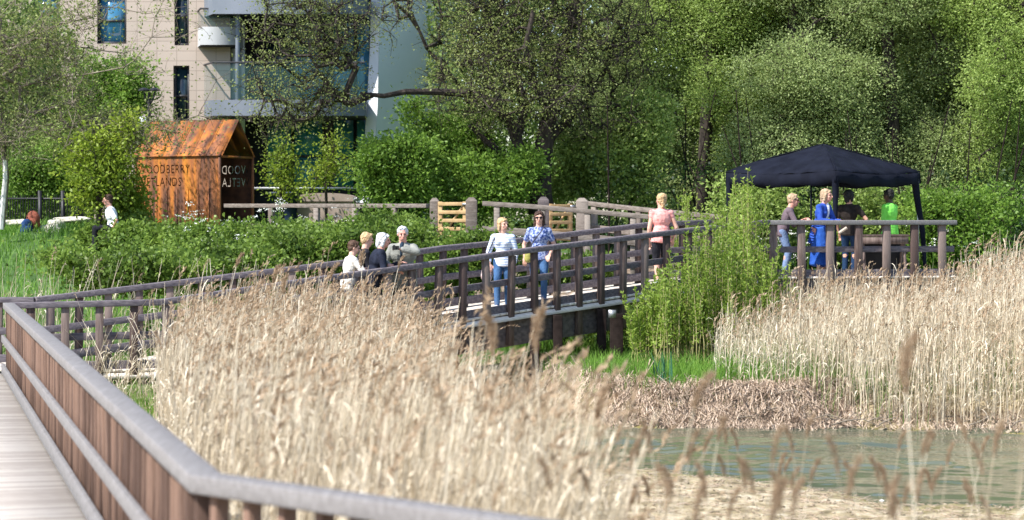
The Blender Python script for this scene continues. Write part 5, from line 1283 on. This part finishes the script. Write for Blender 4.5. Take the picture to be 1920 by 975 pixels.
    if top:
        g_ = MB(); torso(g_, .012 + (.012 if jacket else 0), ((.13 if jacket else .055) if hem == .5 else hem) * H)
        for sgn, sh, e_, w_ in hands:
            ex = .010 + (.010 if jacket else 0)
            if sleeve <= .5: cap_(g_, sh, sh.lerp(e_, sleeve * 2), .033 * H + ex, .029 * H + ex)
            else: cap_(g_, sh, e_, .033 * H + ex, .025 * H + ex); cap_(g_, e_, e_.lerp(w_, (sleeve - .5) * 2 * .96), .026 * H + ex, .019 * H + ex)
        cap_(g_, neck - up * .05 * H, neck - up * .005 * H, .05 * H, .038 * H + (.008 if jacket else 0))
        if jacket or inner:
            pass
        remesh(g_, 'jacket' if jacket else 'top', top, root, .011, 3, .006)
    if inner:
        g_ = MB(); ell(g_, chest + fwd * (.028 + (.014 if jacket else .006)) + up * .01, (.038 * H, .058 * H * fr, .125 * H), rotT); ell(g_, pel + up * .06 * H + fwd * .026, (.036 * H, .058 * H * fr, .10 * H), rotT); remesh(g_, 'shirt', inner, root, .011, 2)
    if bottom:
        g_ = MB(); ell(g_, pel - up * .005, (.093 * H * fr + .008, .069 * H * fr + .008, .075 * H), rotT)
        for sgn, hip, k_, a_ in legs:
            cap_(g_, hip, k_, .051 * H * fr + .008, .036 * H + .006)
            if not shortp: cap_(g_, k_, a_ + (k_ - a_) * .04, .037 * H + .006, .030 * H + .004)
            else: cap_(g_, k_, k_.lerp(a_, shortp), .036 * H + .006, .032 * H + .005)
        remesh(g_, 'trousers', bottom, root, .011, 3, .008)
    if dress:
        g_ = MB(); zb_ = dress[1]
        for k in range(26):
            t = k / 25; z_ = pel.z + .02 - (pel.z - zb_) * t; ell(g_, (0, pel.y + .05, z_), (.105 * H * (1 + .3 * t), .10 * H * (1 + .35 * t), .06))
        remesh(g_, 'skirt', dress[0], root, .013, 3, .01)
    if shoes:
        for sgn, hip, k_, a_ in legs:
            g_ = MB(); fa = a_ - Vector((0, .03 * s, .035 * s)); fb = a_ + Vector((sgn * .022, .125 * s, -.045 * s)); cap_(g_, fa, fb, .040 * s, .034 * s); cap_(g_, a_ - Vector((0, .01, .0)), fa, .036 * s, .04 * s)
            remesh(g_, 'shoe', shoes, root, .01, 2)
    root['_'] = 0; del root['_']
    return root, dict(neck=neck, chest=chest, pel=pel, shL=shL, shR=shR, hands=hands, hc=hc, H=H, hf=hf, fwd=fwd)
def deckz(x_, d):
    """height of the ramp floor above (x, d)"""
    best = None
    for a, b_ in zip(ramp_pts[:-1], ramp_pts[1:]):
        A_ = Vector(a[:2]); B_ = Vector(b_[:2]); t = max(0, min(1, (Vector((x_, d)) - A_).dot(B_ - A_) / (B_ - A_).length_squared)); q = A_.lerp(B_, t); dd_ = (Vector((x_, d)) - q).length
        if best is None or dd_ < best[0]: best = (dd_, a[2] + (b_[2] - a[2]) * t - RH)
    return best[1] + .003
W = Vector
den = cloth('blue denim', (.03, .075, .17), (.07, .15, .30), 5); blackc = cloth('black cloth', (.012, .012, .016), (.025, .025, .032)); whitesh = cloth('white shoe', (.6, .6, .62))
h_brown = mat('brown hair', (.05, .025, .015), (.11, .06, .035), 30, .6, .6, 60); h_blond = mat('blonde hair', (.45, .28, .13), (.66, .46, .26), 30, .6, .6, 60); h_silver = mat('silver hair', (.5, .5, .5), (.72, .72, .72), 30, .6, .6, 60)
h_white = mat('grey white hair', (.55, .55, .58), (.75, .75, .78), 30, .6, .6, 60); h_dark = mat('dark brown hair', (.035, .018, .012), (.09, .045, .03), 30, .6, .6, 60); h_sand = mat('sandy hair', (.36, .24, .14), (.55, .40, .27), 30, .6, .6, 60); h_black = mat('black hair', (.008, .007, .006), (.02, .018, .015), 30, .6, .6, 60)
# group of four at the railing
def at(px, d): x_ = X(px, d); return (x_, d, deckz(x_, d))
person('boy with short brown hair in a cream shirt at the left of the group', at(653, 41.95), R(-68), 1.62, 'fair', h_brown, 'short', cloth('cream shirt', (.66, .62, .56)), .45, cloth('grey trousers', (.12, .12, .15)), shoes=blackc, lean=.18, fat=1.15, lh=(-.12, .36, 1.12), rh=(.14, .38, 1.12), head=(-.15, -.25))
person('blonde person half hidden between the boy and the silver haired woman', at(678, 42.6), R(-75), 1.70, 'fair', h_blond, 'short', blackc, 1, blackc, shoes=blackc, lean=.16, lh=(-.1, .3, .98), rh=(.1, .3, .98), head=(0, -.2))
person('woman with silver bobbed hair and black jacket leaning on the railing', at(702, 41.9), R(-80), 1.74, 'pink', h_silver, 'bob', cloth('black jacket', (.012, .014, .025), (.025, .03, .05)), 1.0, blackc, shoes=blackc, lean=.28, lh=(-.10, .44, 1.18), rh=(.16, .36, 1.05), head=(-.1, -.05), fem=True, fat=1.3)
pm_, inf = person('man with white hair in a light grey jacket holding a small camera', at(756, 42.35), R(172), 1.76, 'pink', h_white, 'short', cloth('light grey jacket', (.21, .215, .19), (.30, .30, .27)), 1.0, cloth('black trousers', (.015, .015, .02)), shoes=blackc, lean=.06, lh=(-.05, .36, 1.36), rh=(.20, .34, 1.10), head=(.25, -.15), jacket=True, inner=cloth('dark shirt', (.02, .035, .055)), fat=1.42, lpole=(-1, -.2, -.2))
hw = [h for h in inf['hands'] if h[0] == -1][0]; mw = Matrix.Translation(pm_.location) @ Matrix.Rotation(R(165), 4, 'Z')
c = MB(); c.box((0, 0, 0), (.11, .05, .07)); c.tube([(0, .02, 0), (0, .055, 0)], .024, 10); c.box((.03, 0, .042), (.03, .03, .014)); o = c.build('camera_body', mat('black camera', (.01, .01, .01), (.02, .02, .02), 5, .4)); o.name = 'pocket_camera'
p_ = mw @ (hw[3] + Vector((.05, .07, .03))); o.location = p_; o.rotation_euler = (0, 0, R(165)); tag(o, 'small black camera held up by the white haired man', 'camera')
# two women walking
p1, i1 = person('blonde woman in a white and blue striped long sleeved top and jeans', at(943, 44.1), R(175), 1.66, 'fair', h_blond, 'bob', stripes('striped jersey', (.38, .48, .72), (.80, .82, .86), 7.0), .9, den, shoes=whitesh, lf=(-.08, -.12), rf=(.09, .20), rh=(.24, .04, .82), lh=(-.22, .08, .80), head=(.75, 0), fem=True, fat=1.05)
p2, i2 = person('dark haired woman in sunglasses, blue patterned top and jeans', at(1011, 44.75), R(178), 1.70, 'fair', h_dark, 'long', mat('blue patterned blouse', (.05, .09, .30), (.42, .48, .68), 26, .85, lo=.42, hi=.58), .3, den, shoes=whitesh, lf=(-.09, .14), rf=(.10, -.14), rh=(.27, .02, .84), lh=(-.20, .10, .90), glasses=True, fem=True, fat=1.15)
def bag(parent_p, inf, label, loc_, size, m, strap_to, rz, strapm):
    b_ = empty('handbag', parent_p.matrix_basis @ Vector(loc_), label, 'handbag', rz=rz); c = MB(); ell(c, (0, 0, 0), size); ell(c, (0, 0, -size[2] * .4), (size[0] * 1.1, size[1] * 1.1, size[2] * .75)); c.build('bag', m, b_, True)
    inv = b_.matrix_basis.inverted() @ parent_p.matrix_basis; c = MB(); pts = [tuple(inv @ Vector(q)) for q in strap_to]; c.tube([(0, 0, size[2] * .8)] + pts, .011, 5); c.build('strap', strapm, b_)
bs = cloth('grey strap', (.06, .06, .08))
# the woman's right hand side is at the photo's left, as she faces the camera
sh = i1['shR']; bag(p1, i1, 'pink cream shoulder bag of the woman in the striped top', (.30, .0, .66), (.10, .06, .16), mat('floral bag', (.45, .30, .30), (.66, .56, .52), 20, .8), [(.27, .06, 1.0), (sh.x - .01, sh.y + .075, sh.z - .02), (sh.x - .02, sh.y, sh.z + .085), (sh.x, sh.y - .08, sh.z - .05)], R(175), bs)
bag(p2, i2, 'small olive yellow bag carried by the woman in sunglasses', (.20, .10, .86), (.07, .05, .10), mat('olive yellow bag', (.30, .28, .06), (.42, .40, .12), 10, .8), [(.10, .16, 1.15), (-.02, .17, 1.3), (-.10, .10, 1.42), (-.12, .0, 1.46)], R(178), bs)
# woman in pink
pinkm = mat('coral pink patterned top', (.62, .16, .15), (.86, .40, .36), 22, .85, lo=.3, hi=.5)
person('woman with tied up blonde hair seen from behind in a coral pink top', at(1240, 46.8), R(8), 1.78, 'fair', h_blond, 'pony', pinkm, .12, blackc, shoes=cloth('pale sandal', (.5, .55, .6)), shortp=.35, lh=(-.24, .05, .84), rh=(.26, .12, .90), head=(.25, .1), fem=True, fat=1.15, lf=(-.09, -.1), rf=(.09, .12))
# platform people
PZ = gz0 + .003
def pl(px, d): return (X(px, d), d, PZ)
person('short sandy haired person in sunglasses and mauve top at the platform railing', pl(1470, 47.95), R(-92), 1.68, 'pink', h_sand, 'short', cloth('mauve grey top', (.13, .095, .11)), .9, cloth('pale blue jeans', (.16, .22, .36)), shoes=whitesh, lean=.35, rh=(.12, .42, 1.10), lh=(-.05, .38, 1.12), head=(-.1, -.1), glasses=True, fem=True)
pb_, ib = person('woman with short blonde hair, royal blue cardigan and blue skirt leaning on the platform railing', pl(1538, 48.1), R(-128), 1.76, 'pink', h_sand, 'bob', cloth('royal blue cardigan', (.02, .055, .30), (.04, .10, .42)), 1.0, None, shoes=blackc, lean=.25, rh=(.16, .40, 1.10), lh=(-.05, .42, 1.10), head=(.15, .0), inner=cloth('white vest', (.62, .64, .70)), fem=True, fat=1.15, hem=.16, dress=(cloth('blue skirt', (.02, .08, .38), (.04, .13, .5)), .22))
person('dark haired person in a brown black top under the gazebo, half in shade', pl(1592, 49.5), R(-20), 1.74, 'tan', h_black, 'bob', cloth('dark brown top', (.02, .014, .012), (.035, .028, .024)), .3, cloth('dark jeans', (.012, .03, .07)), shoes=blackc, rh=(.25, .25, 1.12), lh=(-.22, .08, .85), head=(-.5, 0), fem=True, fat=1.1)
person('dark skinned person in a bright lime green T shirt under the gazebo', pl(1668, 50.2), R(50), 1.76, 'dark', h_black, 'short', mat('lime green shirt', (.16, .62, .06), (.26, .80, .12), 4, .85), .4, cloth('grey cargo trousers', (.07, .08, .07)), shoes=blackc, lh=(-.16, .10, .82), rh=(.15, .25, .95), head=(0, -.3), fat=1.25)
c = MB(); c.tube([(0, 0, 0), (.16, 0, .11)], .03, 10); o = c.build('rolled_paper', cloth('pale paper', (.5, .42, .33))); o.location = P(1573, 437, 49.0); tag(o, 'rolled pale paper held near the dark clothed person', 'paper roll')
# people by the lawn at the far left
gl_ = 57.2; zl = float(hz(X(210, gl_), gl_))
person('person in a white T shirt and dark trousers sitting left of the rusty hut', (X(212, 53.4), 53.4, Z(468, 53.4)), R(100), 1.66, 'pink', h_dark, 'short', cloth('white T shirt', (.72, .74, .78)), .4, blackc, shoes=blackc, lean=.2, head=(0, -.1), sit=.46, lf=(-.12, .40), rf=(.12, .42), fat=1.2)
person('dark clothed person standing in the shade left of the hut corner', (X(240, gl_), gl_ + .4, Z(385, gl_) - 1.5), R(-80), 1.60, 'tan', h_brown, 'short', blackc, 1, blackc, shoes=blackc)
def rucksack(px, py, d, label, m, sc=1, rz=0):
    r = empty('rucksack', P(px, py, d), label, 'rucksack', rz=rz); r.scale = (sc, sc, sc)
    g_ = MB(); ell(g_, (0, 0, .2), (.17, .12, .22)); ell(g_, (0, 0, .10), (.18, .13, .12)); remesh(g_, 'bag', m, r, .02, 2, .01)
    g_ = MB(); ell(g_, (0, -.12, .14), (.12, .05, .10)); g_.build('pocket', m, r, True)
    g_ = MB(); g_.tube([(-.05, .02, .40), (-.03, .02, .46), (.03, .02, .46), (.05, .02, .40)], .012, 5); g_.build('strap', blackc, r)
rucksack(62, 428, 56.8, 'reddish brown rucksack on the pale stones at the far left', cloth('red brown canvas', (.28, .09, .06)), 1.0)
rucksack(50, 440, 56.6, 'dark blue rucksack lying in front of the reddish brown one', cloth('navy canvas', (.02, .05, .14)), .9, .6)
